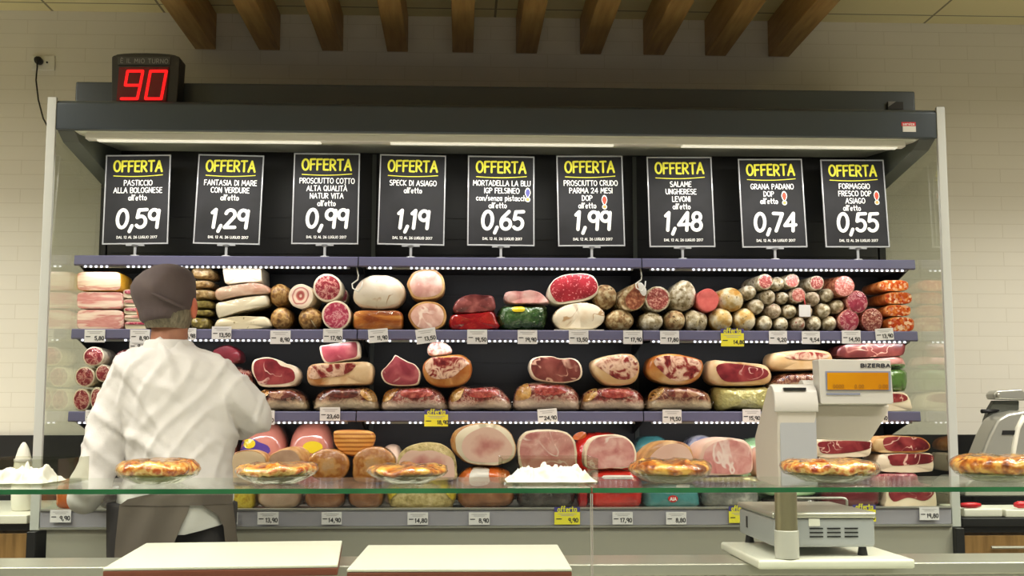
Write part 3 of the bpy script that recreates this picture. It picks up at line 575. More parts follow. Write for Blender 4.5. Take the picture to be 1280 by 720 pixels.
    if emb:
        cu, cv = emb[1]*W, (1-emb[2])*H
        def tear(sc_): return [(cu+sc_*.0085*math.cos(a)*(1.0 if math.sin(a) > 0 else 1-.45*-math.sin(a)), cv+.006+sc_*.0165*math.sin(a)) for a in [2*math.pi*i/20 for i in range(20)]]
        def disc(sc_): return [(cu+sc_*.0068*math.cos(a), cv-.0185+sc_*.0068*math.sin(a)) for a in [2*math.pi*i/16 for i in range(16)]]
        def flat(poly, e): return [fm(e)(u, v) for u, v in poly], [tuple(range(len(poly)))]
        e1 = obj('emblem', merge(flat(tear(1.25), .0027), flat(disc(1.35), .0027)), 'sign_white', s)
        obj('emblem_mark', flat(tear(.95), .0030), emb[0], e1); obj('emblem_dot', flat(disc(.95), .0030), 'emblem_gold', e1)

# ------------------------------------------------------------------ goods builder
PROF = {'cut': [(0, .97), (.012, 1), (.5, 1), (.8, .95), (.94, .8), (1, .45)],
        'ham': [(0, .86), (.02, .93), (.07, .985), (.14, 1), (.5, 1), (.8, .88), (1, .45)],
        'dome': [(0, .2), (.012, .45), (.04, .72), (.09, .9), (.16, .985), (.24, 1), (.85, 1), (.95, .8), (1, .4)],
        'pack': [(0, .62), (.04, .8), (.12, .93), (.25, 1), (.7, 1), (.88, .9), (1, .55)],
        'slab': [(0, .965), (.01, 1), (.97, 1), (1, .96)]}
def E(cx, cy, rx, ry=None, rot=0, n=16, p=2.0):
    ry = ry or rx; out = []
    for k in range(n):
        t = 2*math.pi*k/n; c, s = math.cos(t), math.sin(t)
        x = rx*math.copysign(abs(c)**(2/p), c); y = ry*math.copysign(abs(s)**(2/p), s); a = math.radians(rot)
        out.append((cx+x*math.cos(a)-y*math.sin(a), cy+x*math.sin(a)+y*math.cos(a)))
    return out
def B(x0, y0, x1, y1, p=4.5, rot=0, n=24): return E((x0+x1)/2, (y0+y1)/2, (x1-x0)/2, (y1-y0)/2, rot, n, p)
def smooth_loop(P, n):
    """closed Catmull-Rom through P, n points evenly spaced along it"""
    m = len(P); dense = []
    for i in range(m):
        a, b, c, d = P[i-1], P[i], P[(i+1) % m], P[(i+2) % m]
        for k in range(8):
            t = k/8; dense.append(tuple(.5*(2*b[j]+(c[j]-a[j])*t+(2*a[j]-5*b[j]+4*c[j]-d[j])*t*t+(3*b[j]-a[j]-3*c[j]+d[j])*t**3) for j in (0, 1)))
    L = [0]
    for i in range(len(dense)): L.append(L[-1]+math.dist(dense[i], dense[(i+1) % len(dense)]))
    out, j = [], 0
    for k in range(n):
        s = L[-1]*k/n
        while L[j+1] < s: j += 1
        t = (s-L[j])/max(1e-9, L[j+1]-L[j]); a, b = dense[j], dense[(j+1) % len(dense)]; out.append((a[0]+(b[0]-a[0])*t, a[1]+(b[1]-a[1])*t))
    return out
def goods(name, cat, label, poly, body, cap=None, face=None, fs=.9, fp=None, prof='cut', Y=4.29, D=.24, snap=None, nz=.002, skew=0, film=False, decals=(), group=None, n=44, rise=0, fmat=None):
    P = [at(*p, Y) for p in poly]; P = smooth_loop(P, n); mxx = sum(p[0] for p in P)/n; mzz = sum(p[1] for p in P)/n; P = [(mxx+(x-mxx)*.985, mzz+(z-mzz)*.985) for x, z in P]
    zlo, zhi = min(p[1] for p in P), max(p[1] for p in P)
    if snap is not None:
        k = (zhi-snap-.0006)/(zhi-zlo); P = [(x, zhi-(zhi-z)*k) for x, z in P]; zlo = snap+.0006
    cx = (min(p[0] for p in P)+max(p[0] for p in P))/2; cz = (zlo+zhi)/2
    pr = PROF[prof]; seed = random.uniform(0, 90); V, F, I = [], [], []
    def ring(d, s, grow=0, amp=nz):
        out = []
        for x, z in P:
            q = noise.noise(Vector((x*32+seed, d*D*32, z*32)))*.65+noise.noise(Vector((x*95+seed, d*D*95, z*95)))*.35
            k = s*(1+grow)+amp*q/max(.02, math.hypot(x-cx, z-cz)); X = cx+(x-cx)*k+skew*d*D; Z = cz+(z-cz)*k+rise*d*D
            out.append((X, Y+d*D, max(Z, zlo) if rise >= 0 else Z))
        return out
    def shell(grow=0, amp=nz):
        V, F = [], []
        for d, s in pr: V += ring(d, s, grow, amp)
        R = len(pr)
        for j in range(R-1):
            for k in range(n): F.append((j*n+k, j*n+(k+1) % n, (j+1)*n+(k+1) % n, (j+1)*n+k))
        a = len(V); V.append((cx, Y-(.002 if prof in ('pack', 'dome') else 0), cz)); V.append((cx+skew*D, Y+D, cz+rise*D))
        nf = len(F); F += [(a, (k+1) % n, k) for k in range(n)]; F += [(a+1, (R-1)*n+k, (R-1)*n+(k+1) % n) for k in range(n)]
        return V, F, nf
    V, F, nf = shell(); idx = [0]*len(F)
    if cap:
        for k in range(nf, nf+n): idx[k] = 1
    org = (cx, Y+D*.5, zlo)
    o = obj(name, (V, F), [body, cap] if cap else [body], loc=org, smooth=True, idx=idx, ang=48)
    tag(o, label, cat, group)
    ang = [(math.atan2(z-cz, x-cx), math.hypot(x-cx, z-cz)) for x, z in P]
    def surf(x, z):
        a = math.atan2(z-cz, x-cx); rr = math.hypot(x-cx, z-cz)
        R = min(ang, key=lambda t: abs(math.atan2(math.sin(t[0]-a), math.cos(t[0]-a))))[1]; s = rr/max(R, 1e-6)
        for (d0, s0), (d1, s1) in zip(pr, pr[1:]):
            if s <= s0: return d0*D
            if s <= s1: return D*(d0+(d1-d0)*(s-s0)/(s1-s0))
            if s1 >= 1: return d1*D
        return 0
    def patch(nm, Q, m, e, parent, amp=.0012):
        qx = sum(p[0] for p in Q)/len(Q); qz = sum(p[1] for p in Q)/len(Q); V, F = [], []; rs = (1, .82, .62, .42, .22)
        for s in rs:
            for x, z in Q:
                X, Z = qx+(x-qx)*s, qz+(z-qz)*s
                V.append((X, Y+surf(X, Z)-e-(amp*.5*(1+noise.noise(Vector((X*60+seed, 0, Z*60)))) if s < 1 else 0), Z))
        m_ = len(Q)
        for j in range(len(rs)-1):
            for k in range(m_): F.append((j*m_+k, j*m_+(k+1) % m_, (j+1)*m_+(k+1) % m_, (j+1)*m_+k))
        V.append((qx, Y+surf(qx, qz)-e-amp, qz)); F += [(len(V)-1, (len(rs)-1)*m_+k, (len(rs)-1)*m_+(k+1) % m_) for k in range(m_)]
        return obj(nm, (V, F), m, parent, smooth=True)
    if face:
        if fp:
            Q = smooth_loop([at(*p, Y) for p in fp], 36)
            Q = [(x, max(z, zlo+.002)) for x, z in Q]
        else: Q = [(cx+(x-cx)*fs, cz+(z-cz)*fs) for x, z in P]
        patch('cut_face', Q, face, .0012+(.001 if prof != 'cut' else 0), o)
    for k, (dn, dp, dm) in enumerate(decals):
        patch(dn, smooth_loop([at(*p, Y) for p in dp], 24), dm, .0035+.0014*k, o, .0004)
    if film:
        V, F, _ = shell(.018, .004); V = [(x, y-.003, max(z, zlo+.0003)) for x, y, z in V]
        obj('film', (V, F), 'film', o, smooth=True)
    return o

# ------------------------------------------------------------------ upper meat shelf
U = Z2+.002
for k, (y0, y1, m, l) in enumerate(((339.5, 363.5, 'bacon_pale', 'pale streaky bacon slab with yellow rind, topmost of three beside the left glass'),
                                    (365, 386, 'bacon', 'pink bacon slab in the middle of the three beside the left glass'), (387.3, 408.5, 'bacon', 'pink bacon slab lowest of the three beside the left glass'))):
    goods('bacon_slab', 'bacon', l, B(95.5, y0, 154-(2 if k == 0 else 0), y1, 7), 'rind_yellow' if k == 0 else 'bacon', cap='fat', face=m, fs=.97, D=.2, prof='cut', snap=U if k == 2 else None, group='bacon slabs at the left end', Y=4.29, nz=.001)
tr = ['topmost', 'second from top', 'third from top', 'fourth from top', 'lowest']
for k, y0 in enumerate((361.5, 373.7, 384, 393.5, 401.5)):
    y1 = (372.8, 383.4, 393, 401, 409.5)[k]
    goods('meat_tray', 'sliced meat', '%s tray of pale sliced bacon behind the cap' % tr[k], B(153.5+(k*.5), y0, 188, y1, 5), 'lard', face=('coppa_pink', 'bacon')[k % 2], fp=B(156, y0+1, 186, y0+(y1-y0)*.55, 4), D=.2, prof='slab', snap=U if k == 4 else None, Y=4.30, group='stacked trays of sliced bacon', nz=.001)
lv = ['topmost', 'second from top', 'third from top', 'third from bottom', 'second from bottom', 'lowest']
for k, (x0, y0, x1, y1) in enumerate(((236, 332.5, 266, 348), (237, 349, 264, 360), (237, 361, 268, 374), (237, 374.5, 266, 385.5), (236, 386, 266, 395), (236, 395.5, 262, 409.5))):
    goods('wrapped_packet', 'wrapped meat', '%s brown wrapped meat packet right of the cap' % lv[k], B(x0, y0, x1, y1, 3), 'brown_packet' if k < 3 else 'green_packet', prof='pack', D=.2, snap=U if k == 5 else None, nz=.004, Y=4.30, group='brown meat packets right of the cap')
goods('lard_block', 'lard', 'white rectangular lard block on top of the cream stack', [(278, 336), (281, 333), (300, 332.2), (322, 332.3), (326, 334), (326.5, 345), (325, 352), (305, 353), (285, 355), (281, 354), (279, 345)], 'lard', cap='fat', prof='slab', D=.2, nz=.001, group='cream lard blocks')
goods('lard_block', 'lard', 'pinkish wrapped lard block second from top of the cream stack', [(267, 364), (277, 358), (300, 354.5), (318, 352.5), (332, 356), (337, 360), (336, 367), (310, 369), (290, 372), (271, 375)], 'lard_pink', prof='ham', D=.2, group='cream lard blocks', film=True)
goods('lard_block', 'lard', 'cream film-wrapped lard block third in the cream stack', [(268.5, 380), (280, 376.5), (303, 371.5), (330, 368), (335, 370), (335.5, 381), (318, 386), (296, 391), (280, 396), (271, 397)], 'lard', prof='ham', D=.2, group='cream lard blocks', film=True)
goods('lard_block', 'lard', 'flat cream lard slab with herbs at the bottom of the cream stack', [(270, 399), (282, 396), (297, 394.5), (318, 395), (334, 396.5), (335, 408), (272, 409)], 'lard_herb', prof='ham', D=.2, snap=U, group='cream lard blocks')
goods('tied_salami', 'salami', 'golden tied salami end above its twin beside the lard blocks', E(348, 367.7, 13.2, 14.6), 'spiced', prof='dome', D=.22, group='spiced salamis')
goods('tied_salami', 'salami', 'brown spiced salami end on the shelf beside the lard blocks', E(350.3, 396.5, 14.2, 14.2), 'spiced', prof='dome', D=.22, snap=U, group='spiced salamis')
goods('rolled_pancetta', 'pancetta', 'cut rolled pancetta with cream and red spiral', E(376, 370.5, 15.6, 15.6, 20), 'fat', face='pancetta', fs=.86, D=.2, skew=.1)
goods('tied_salami', 'salami', 'brown spiced salami end under the rolled pancetta', E(386.3, 397.3, 15.4, 15), 'spiced', prof='dome', D=.22, snap=U, group='spiced salamis', decals=[('twine', E(392, 405, .8, 6, -30), 'twine')])
goods('coppa', 'coppa', 'cut dark red marbled coppa, the upper one of two', E(409.4, 359.6, 18.4, 17.8), 'lard', face='coppa', fs=.86, D=.22, group='cut coppas')
goods('coppa', 'coppa', 'cut magenta marbled coppa, the lower one of two', E(420.3, 392.8, 18.3, 17.4), 'fat', face='coppa_pink', fs=.87, D=.22, snap=U, group='cut coppas')
goods('coppa', 'coppa', 'small pink end of meat peeping out right behind the cut coppas', E(429.5, 369.5, 5.5, 9), 'fat', face='coppa_pink', fs=.8, Y=4.42, D=.12)
goods('ham_in_rind', 'ham', 'large cream ham in white rind atop the orange slab', [(440, 371), (443, 360), (452, 349), (464, 343.5), (480, 343), (495, 347), (505, 357), (507, 367), (503, 376), (494, 383), (478, 386), (460, 385), (446, 381)], 'ham_white', prof='ham', D=.22, nz=.004)
goods('smoked_slab', 'speck', 'orange-brown smoked slab under the white ham', B(440.5, 387.2, 504, 410, 6), 'smoked_orange', prof='ham', D=.22, snap=U, film=True)
goods('cooked_ham', 'ham', 'round cooked ham with pink cut face, upper of two', [(509, 358), (510, 350), (517, 340), (530, 336), (543, 336.5), (552, 343), (556, 353), (555, 365), (546, 372), (530, 374.5), (516, 372)], 'roast_rind', face='cooked', fs=.86, D=.22, group='round cooked hams')
goods('cooked_ham', 'ham', 'round cooked ham with pink cut face, lower of two', [(510, 396), (513, 386), (522, 379), (535, 376.3), (549, 379), (557, 387), (558, 397), (552, 407), (535, 411), (520, 409)], 'roast_rind', face='cooked', fs=.86, D=.22, snap=U, group='round cooked hams')
goods('bresaola', 'bresaola', 'brownish half bresaola lying on the red package', [(566, 388), (568, 378), (577, 370.5), (590, 367.5), (604, 368), (616, 369.5), (619.5, 378), (618, 388), (596, 391), (576, 392)], 'bresaola', prof='ham', D=.18, cap='bresaola')
goods('meat_package', 'package', 'flat shiny red package under the brownish half bresaola', [(563, 393), (575, 391), (600, 389.5), (616, 388.5), (622, 397), (622, 405), (566, 405.5)], 'film_red', prof='ham', D=.2, snap=U, nz=.003)
goods('cooked_ham', 'ham', 'pale pink ham piece on the green foil package', [(630, 373), (632, 365), (642, 363), (652, 363.5), (664, 362), (677, 366), (685, 374), (686, 379), (655, 380), (636, 379)], 'cooked_pink', prof='ham', D=.18)
goods('meat_package', 'package', 'dark green foil package under the pale pink ham', [(620, 392), (627, 382), (640, 379.7), (665, 380), (684, 381), (684.5, 396), (680, 405), (650, 407), (625, 404)], 'foil_green', prof='pack', D=.2, snap=U, nz=.006, decals=[('label', B(640, 383, 656, 390, 3), 'label_yellow')])
goods('bresaola', 'bresaola', 'large bright red cut oval bresaola tilted on a white salami', [(684, 368), (688, 354), (700, 345), (717, 341.5), (733, 341.5), (744, 347), (748.5, 358), (746, 368), (735, 375), (715, 379), (697, 380.5), (687, 376)], 'lard', face='salami_red', fp=[(687.5, 361), (692, 351.5), (703, 345.5), (718, 342.7), (733, 343), (743, 349), (747, 359), (743, 367), (730, 373), (712, 376), (698, 377.5), (691, 371)], D=.2)
goods('white_salami', 'salami', 'fat oval white-skinned salami under the red oval bresaola', [(690.5, 396), (696, 386), (710, 379), (728, 376.8), (745, 380), (755, 387), (757.5, 395), (752, 404), (738, 409.5), (705, 409.5), (695, 404)], 'ham_white', prof='ham', D=.2, snap=U+.004)
obj('white_tray', box(at(693, 410, 4.27)[0], at(755, 410, 4.27)[0], 4.268, 4.5, U+.0003, U+.004), 'white_plastic', loc=(at(724, 410, 4.27)[0], 4.36, U)); tag(bpy.data.objects['white_tray'], 'thin white tray under the white-skinned salami', 'tray')
goods('salami', 'salami', 'grey sack-shaped salami on the upper row right of the red oval', E(757.5, 370, 15.6, 16, 20), 'mould_brown', prof='dome', D=.2, group='sack salamis')
goods('salami', 'salami', 'tilted brown salami with red-brown cut end', [(775, 378), (778, 366), (788, 358), (798, 353), (806, 357), (809, 366), (806, 378), (798, 387), (788, 388.5), (779, 386)], 'mould_brown', face='salami_brown', fp=[(782, 373), (790, 362), (797, 357), (804, 363), (806, 372), (801, 382), (793, 387), (785, 384)], prof='cut', D=.2, skew=-.15, decals=[('white_patch', [(797, 355), (802, 353.5), (808, 363), (806, 370), (801, 367)], 'label_white')])
goods('salami', 'salami', 'white-skinned salami with round reddish cut face', E(822, 373.6, 16, 16), 'mould', face='salami_cut', fs=.86, D=.2, group='sack salamis')
goods('salami', 'salami', 'bulb-shaped grey mouldy salami left of the pink disc', [(838, 377), (839, 365), (847, 353), (857, 348.3), (866, 352), (872, 364), (870, 378), (862, 387), (850, 388), (842, 384)], 'mould', prof='dome', D=.2, nz=.004)
goods('salami', 'salami', 'tied brown salami on the shelf right of the white-skinned one', E(776, 398, 18, 12.6), 'mould_brown', prof='dome', D=.2, snap=U)
goods('salami', 'salami', 'tied grey salami under the round cut salami', E(815.5, 399.4, 15.4, 11.2), 'mould', prof='dome', D=.2, snap=U)
goods('salami', 'salami', 'tied brownish salami below the bulb-shaped one', E(845, 398.5, 13.8, 12.2), 'mould_brown', prof='dome', D=.2, snap=U)
goods('salami', 'salami', 'two-lobed tied salami under the pink disc', [(858.5, 402), (859, 391), (866, 386), (873, 387.5), (878, 389), (885, 392), (886, 402), (882, 410), (872, 411.5), (862, 409)], 'mould', prof='dome', D=.2, snap=U, nz=.004, decals=[('twine', E(872, 403, 1, 7, 10), 'twine')])
goods('cooked_sausage', 'sausage', 'smooth round rose-pink cut sausage face', E(885, 375.3, 14, 14.8), 'rose_disc', face='rose_disc', fs=.94, D=.2)
goods('salami', 'salami', 'gold-tipped white salami lying on its two twins', [(898, 373), (902, 364), (912, 358.5), (922, 358.5), (931, 366), (933.5, 377), (927, 387), (915, 388.5), (904, 385)], 'mould_gold', prof='dome', D=.22, skew=-.1, group='gold-tipped salamis')
goods('salami', 'salami', 'gold-tipped white salami, left one of the lower pair', E(903.3, 397.7, 15, 14.6), 'mould_gold', prof='dome', D=.22, snap=U, group='gold-tipped salamis')
goods('salami', 'salami', 'gold-tipped white salami, right one of the lower pair', E(933.2, 398, 14.2, 14.3), 'mould_gold', prof='dome', D=.22, snap=U, group='gold-tipped salamis')
rows = [('bottom', [(958.3, 402.8, 9.7), (978.6, 404.2, 9.2), (999.7, 403.9, 9.8), (1019.7, 402.6, 9.7), (1039, 403, 9.6)]),
        ('second', [(947.3, 382.5, 10.2), (969.2, 388, 10.3), (989, 388.4, 9.4), (1009, 388.3, 9.3), (1031, 387.8, 10), (1049, 382.3, 9.4)]),
        ('third', [(938.5, 364.5, 9.3), (962, 370.8, 10.2), (980, 371.6, 8.4), (998, 369, 9.8), (1017.8, 373, 9.9), (1036.6, 368, 9)]),
        ('top', [(956.7, 352, 10.2), (974.7, 353.6, 9.3), (990.5, 351, 9.3), (1021, 353.6, 9.6)])]
nth = ['first', 'second', 'third', 'fourth', 'fifth', 'sixth']
cutface = {('third', 3): 'salami_pink', ('top', 0): 'salami_cut', ('top', 2): 'salami_pink', ('top', 3): 'salami_cut'}
for rn, lst in rows:
    for k, (x, y, r) in enumerate(lst):
        fm_ = cutface.get((rn, k)); yy = 4.288+random.uniform(0, .012)
        lab = ('small salami with reddish cut end, %s from left in the %s row of the pile' if fm_ else 'small white-moulded salami, %s from left in the %s row of the pile') % (nth[k], rn)
        goods('small_salami', 'salami', lab, E(x, y, r*.985, r*.97, 0, 14), random.choice(('mould', 'mould', 'mould_grey')), face=fm_, fs=.84, prof='cut' if fm_ else 'dome', D=.2, snap=U if rn == 'bottom' else None, Y=yy, nz=.0018, group='pile of small white salamis', n=32, skew=-.12 if rn == 'top' else 0)
goods('salami', 'salami', 'thick salami with pinkish-brown cut face atop the pile\'s right side', E(1055.5, 357.8, 13.2, 13.4), 'salami_brown', face='salami_pink', fs=.93, D=.22, skew=-.3)
goods('salami', 'salami', 'film-wrapped pink cut salami, upper one of three by the orange slabs', E(1071.8, 377.3, 13, 14.4, -15), 'salami_pink', face='coppa_pink', fs=.92, D=.2, skew=-.1, film=True, group='film-wrapped pink salamis')
goods('salami', 'salami', 'film-wrapped pink cut salami, lower left of three by the orange slabs', E(1061.5, 399, 12.4, 12.6), 'salami_pink', face='coppa_pink', fs=.92, D=.2, snap=U, film=True, group='film-wrapped pink salamis')
goods('salami', 'salami', 'film-wrapped pink cut salami, lower right of three by the orange slabs', E(1090.3, 398.4, 13.2, 13.2), 'salami_pink', face='salami_cut', fs=.92, D=.2, snap=U, film=True, group='film-wrapped pink salamis')
for k, (x0, y0, x1, y1) in enumerate(((1098, 350, 1136.5, 364.3), (1105, 365, 1140.5, 380.3), (1107, 381, 1139, 395.5), (1109, 396.2, 1143, 411))):
    goods('chorizo_slab', 'chorizo', 'orange and red marbled sausage slab, %s of the four at the right end' % ('topmost', 'second from top', 'third from top', 'lowest')[k], B(x0, y0, x1, y1, 3.2), 'chorizo_side', face='chorizo', fs=.95, D=.2, snap=U if k == 3 else None, skew=-.06, group='orange sausage slabs')
x, z = at(1006, 388, 4.272); th = empty('hang_tag', (x, 4.272, z), 'blank white tag hanging in front of the salami pile on red string', 'tag')
obj('card', box(x-.021, x+.021, 4.2705, 4.2715, z-.023, z+.020), 'paper', th)
obj('string', tube([(x+.001, 4.2712, z+.018), (x+.002, 4.275, z+.03), (x+.001, 4.283, z+.052)], .0012, 6), 'sticker_red', th)

# ------------------------------------------------------------------ middle meat shelf
M = Z3+.002
for poly, l, fs in ((E(117, 445.5, 13.5, 12.2, -20), 'cut coppa in film, topmost of the left cluster behind the shoulder', .88), (E(106, 471, 12.6, 13), 'cut coppa in film at the far left, middle of the left cluster', .86), (E(128.8, 466.6, 9.6, 11), 'cut coppa in film tucked beside the shoulder in the left cluster', .86),
                    (E(102, 497.6, 11, 12.2), 'cut coppa in film at the bottom left of the left cluster', .86), (E(121, 496.8, 8.2, 13), 'cut coppa in film at the bottom right of the left cluster', .84)):
    goods('coppa', 'coppa', l, poly, 'lard', face='coppa', fs=fs, D=.2, film=True, snap=M if poly[4][1] > 500 else None, group='film-wrapped coppas at the left end')
goods('bresaola', 'bresaola', 'dark wine-red bresaola left of the neck behind the shoulder', [(139, 456), (141, 446), (150, 438), (163, 436.5), (175, 440), (182, 450), (178, 462), (150, 464)], 'bresaola_dark', prof='ham', D=.18, Y=4.31, film=True)
goods('meat_package', 'package', 'dark package the wine-red bresaola lies on, hidden by the shoulder', B(139, 464.5, 185, 510, 4), 'pack_dark', prof='pack', D=.2, snap=M, Y=4.31, nz=.004)
goods('bresaola', 'bresaola', 'dark wine-red bresaola right of the neck above the shoulder', [(262, 447), (266, 437), (277, 431.5), (288, 431.5), (298, 438), (301, 446), (298, 453), (280, 455), (266, 453)], 'bresaola_dark', prof='ham', D=.18, Y=4.31)
goods('meat_package', 'package', 'pale film package below the wine-red bresaola right of the shoulder', [(262, 470), (265, 458), (285, 456), (304, 461), (313, 467), (313, 509), (264, 509)], 'vacuum_ham_red', prof='pack', D=.2, Y=4.32, snap=M, nz=.004, film=True)
goods('prosciutto', 'prosciutto', 'cut ham face in deep red with white rim right of the shoulder', [(314, 463), (316, 451), (324, 447.5), (335, 446.2), (346, 449), (356, 454), (367, 457), (373, 465), (372.5, 474), (366, 482), (345, 484), (326, 483), (320, 475)], 'fat', face='prosciutto', fp=[(317, 462), (320, 451), (335, 448), (345, 450.5), (351, 457), (364, 461), (368.5, 468), (367, 476), (352, 480), (330, 480.5), (322, 476)], D=.2, nz=.001)
def vac(x0, y0, x1, y1, l, m='vacuum_ham', cap=True):
    w_ = x1-x0; h_ = y1-y0
    q = random.uniform; k = q(0, 1) < .5
    def mx(t): return x0+w_*(t if k else 1-t)
    dec = [('fat_end', [(mx(.03), y0+h_*.7), (mx(.08), y0+h_*.25), (mx(q(.2, .3)), y0+h_*.06), (mx(q(.22, .3)), y0+h_*.3), (mx(q(.12, .24)), y0+h_*.62)], 'vac_fat'),
           ('lean_patch', [(mx(.30), y0+h_*.4), (mx(.36), y0+h_*.14), (mx(.55), y0+h_*.08), (mx(.74), y0+h_*.14), (mx(.8), y0+h_*.36), (mx(.66), y0+h_*.5), (mx(.44), y0+h_*.54)], 'lean_red' if 'red' in m else 'aged_dark')]
    poly = [(x0, y1-h_*.25), (x0+w_*.05, y0+h_*q(.2, .4)), (x0+w_*.2, y0+h_*q(0, .12)), (x0+w_*.38, y0+h_*q(0, .06)), (x0+w_*.6, y0+h_*q(0, .05)), (x0+w_*.8, y0+h_*q(.02, .14)), (x0+w_*.95, y0+h_*q(.28, .45)), (x1, y1-h_*.2), (x1-w_*.06, y1), (x0+w_*.5, y1), (x0+w_*.05, y1)]
    o = goods('vacuum_packed_ham', 'packed ham', l, poly, m, prof='pack', D=.2, snap=M, nz=.005, film=True, group='vacuum-packed hams on the lower row', decals=dec)
    # crimped plastic tail at one end of the bag
    a = at(mx(.985), y1-h_*.35, 4.31); V, F = [], []; sg = -1 if k else 1; sg = -sg if not k else sg
    dr = 1 if a[0] > (at(x0, y0, 4.31)[0]+at(x1, y0, 4.31)[0])/2 else -1; n_ = 10
    for j in range(4):
        for i in range(n_+1):
            t = i/n_; V.append((a[0]+dr*(-.022+.008*j), 4.31+.05*t+.004*math.sin(i*2.3+j), M+.004+(a[1]-M)*(.15+.25*j)*(.5+.5*abs(math.sin(i*1.9+j*.8)))))
    for j in range(3):
        for i in range(n_): b_ = j*(n_+1)+i; F.append((b_, b_+1, b_+n_+2, b_+n_+1))
    N_ = len(V); V += [(x+.0006, y+.0006, z+.0006) for x, y, z in V]; F += [tuple(p_+N_ for p_ in reversed(f_)) for f_ in F]
    obj('bag_tail', (V, F), 'film', o, smooth=True)
vac(316, 484.5, 384, 510, 'vacuum-packed ham under the deep red cut ham')
goods('prosciutto', 'prosciutto', 'small pink cut ham on top of the leftmost three-high ham stack', [(399, 433), (404, 431.5), (425, 428), (440, 426), (448, 427), (449.5, 440), (447, 447), (430, 451), (410, 454.5), (402, 448)], 'fat', face='prosciutto_light', fs=.9, D=.18)
goods('cured_ham', 'ham', 'wide cured ham with marbled top, middle of the leftmost stack', [(382, 468), (384, 458), (393, 454), (420, 452.5), (445, 451.5), (460, 452), (466, 458), (465.5, 475), (460, 480.5), (430, 482), (395, 483), (384, 479)], 'ham_skin_pale', face='aged', fp=[(385, 470), (388, 458), (420, 455), (444, 454), (440, 463), (425, 470), (405, 472), (392, 474)], prof='ham', D=.22)
vac(390, 483, 473, 510, 'vacuum-packed ham at the bottom of the leftmost ham stack')
goods('prosciutto', 'prosciutto', 'pointed purple-red cut ham beside the three-high ham stack', [(476, 466), (483, 457), (490, 449), (494, 443.3), (501, 447), (510, 452), (519, 455.5), (525, 464), (525, 474), (520, 481.5), (495, 482.5), (481, 478)], 'fat', face='prosciutto_light', fs=.93, D=.2)
vac(475, 482.7, 559, 510, 'vacuum-packed ham under the pointed cut ham', 'vacuum_ham_red')
goods('cured_ham', 'ham', 'bulging cured ham with orange skin under the small pale sausage', [(527.5, 462), (530, 452), (540, 445.5), (556, 443.5), (574, 442.5), (586, 448), (591, 459), (588, 472), (578, 481), (558, 484.5), (541, 482), (531, 474)], 'ham_skin', face='aged', fp=[(531, 455), (541, 447), (558, 447), (580, 447), (589, 452), (578, 461), (566, 471), (552, 474), (540, 472), (533, 464)], prof='ham', D=.22)
goods('pale_sausage', 'sausage', 'small pale pink wrinkled sausage on top of the bulging ham', [(534, 437), (537, 429), (546, 425.5), (556, 428), (564, 434), (565.5, 440), (558, 443.5), (545, 445), (536, 443.5)], 'pale_meat', prof='ham', D=.12, nz=.004)
vac(559.5, 482.5, 641, 510, 'vacuum-packed ham right of the bulging orange-skinned ham', 'vacuum_ham_red')
vac(642, 476.5, 727, 510, 'tall vacuum-packed ham under the flat brown-red cut ham', 'vacuum_ham_red')
goods('prosciutto', 'prosciutto', 'flat brown-red cut ham with pale centre bone streak', [(661, 458), (664, 449), (676, 445), (690, 445), (700, 448), (716, 447.5), (725, 453), (728.5, 464), (726, 473), (718, 477), (700, 479), (680, 477), (668, 473), (663, 466)], 'fat', face='prosciutto_brown', fs=.93, D=.2)
goods('cured_ham', 'ham', 'wedge-shaped half ham with slanting red stripe', [(739.5, 456), (742, 450), (755, 445), (775, 441.8), (790, 442), (798, 449), (801, 459), (799, 471), (792, 479), (775, 482.5), (758, 481), (747, 472), (741, 463)], 'ham_skin_pale', face='aged', fp=[(741, 453), (756, 447), (778, 444), (793, 445), (797, 454), (796, 467), (786, 474), (772, 474), (758, 466), (748, 459)], prof='ham', D=.22)
vac(727.5, 483.2, 809, 510, 'vacuum-packed ham under the wedge-shaped half ham', 'vacuum_ham_red')
goods('cured_ham', 'ham', 'half ham with orange skin and white marrow centre', [(809, 463), (811, 451), (820, 444), (838, 441), (856, 443.5), (872, 447.5), (880, 452), (880, 464), (873, 475), (858, 481), (838, 481), (820, 476), (812, 470)], 'ham_skin', face='aged', fp=[(817, 452), (828, 445), (845, 445), (862, 447.5), (876, 452), (876, 462), (867, 472), (850, 476.5), (838, 474), (826, 464)], prof='ham', D=.22)
vac(809.5, 482.3, 894, 510, 'vacuum-packed ham under the orange-skinned half ham')
goods('cured_ham', 'ham', 'long cut ham with big red eye on the gold package', [(885, 467), (887, 454), (893, 449.5), (915, 451.5), (935, 453), (954, 455), (963, 460), (967, 471), (962, 479.5), (945, 482), (915, 482.5), (895, 481), (887, 476)], 'ham_skin_pale', face='prosciutto', fp=[(895, 459), (905, 454), (930, 456), (955, 461), (961, 468), (952, 474), (930, 477), (908, 477), (899, 470)], prof='ham', D=.22)
goods('meat_package', 'package', 'shiny gold foil package under the long cut ham', [(894, 486), (898, 483.5), (920, 484), (945, 483.5), (965, 485), (966, 507), (955, 510), (920, 508), (898, 509)], 'foil_gold', prof='pack', D=.2, snap=M, nz=.006)
goods('cured_ham', 'ham', 'cream-skinned ham with red strip on top, left of the scale head', [(963, 455), (965, 443), (975, 439.5), (1000, 437), (1025, 437), (1040, 441), (1043, 452), (1036, 461), (1010, 463), (980, 463.5), (967, 461)], 'ham_skin_pale', face='aged', fp=[(980, 446), (995, 441), (1015, 440), (1036, 443), (1032, 448), (1008, 450), (992, 449)], prof='ham', D=.22)
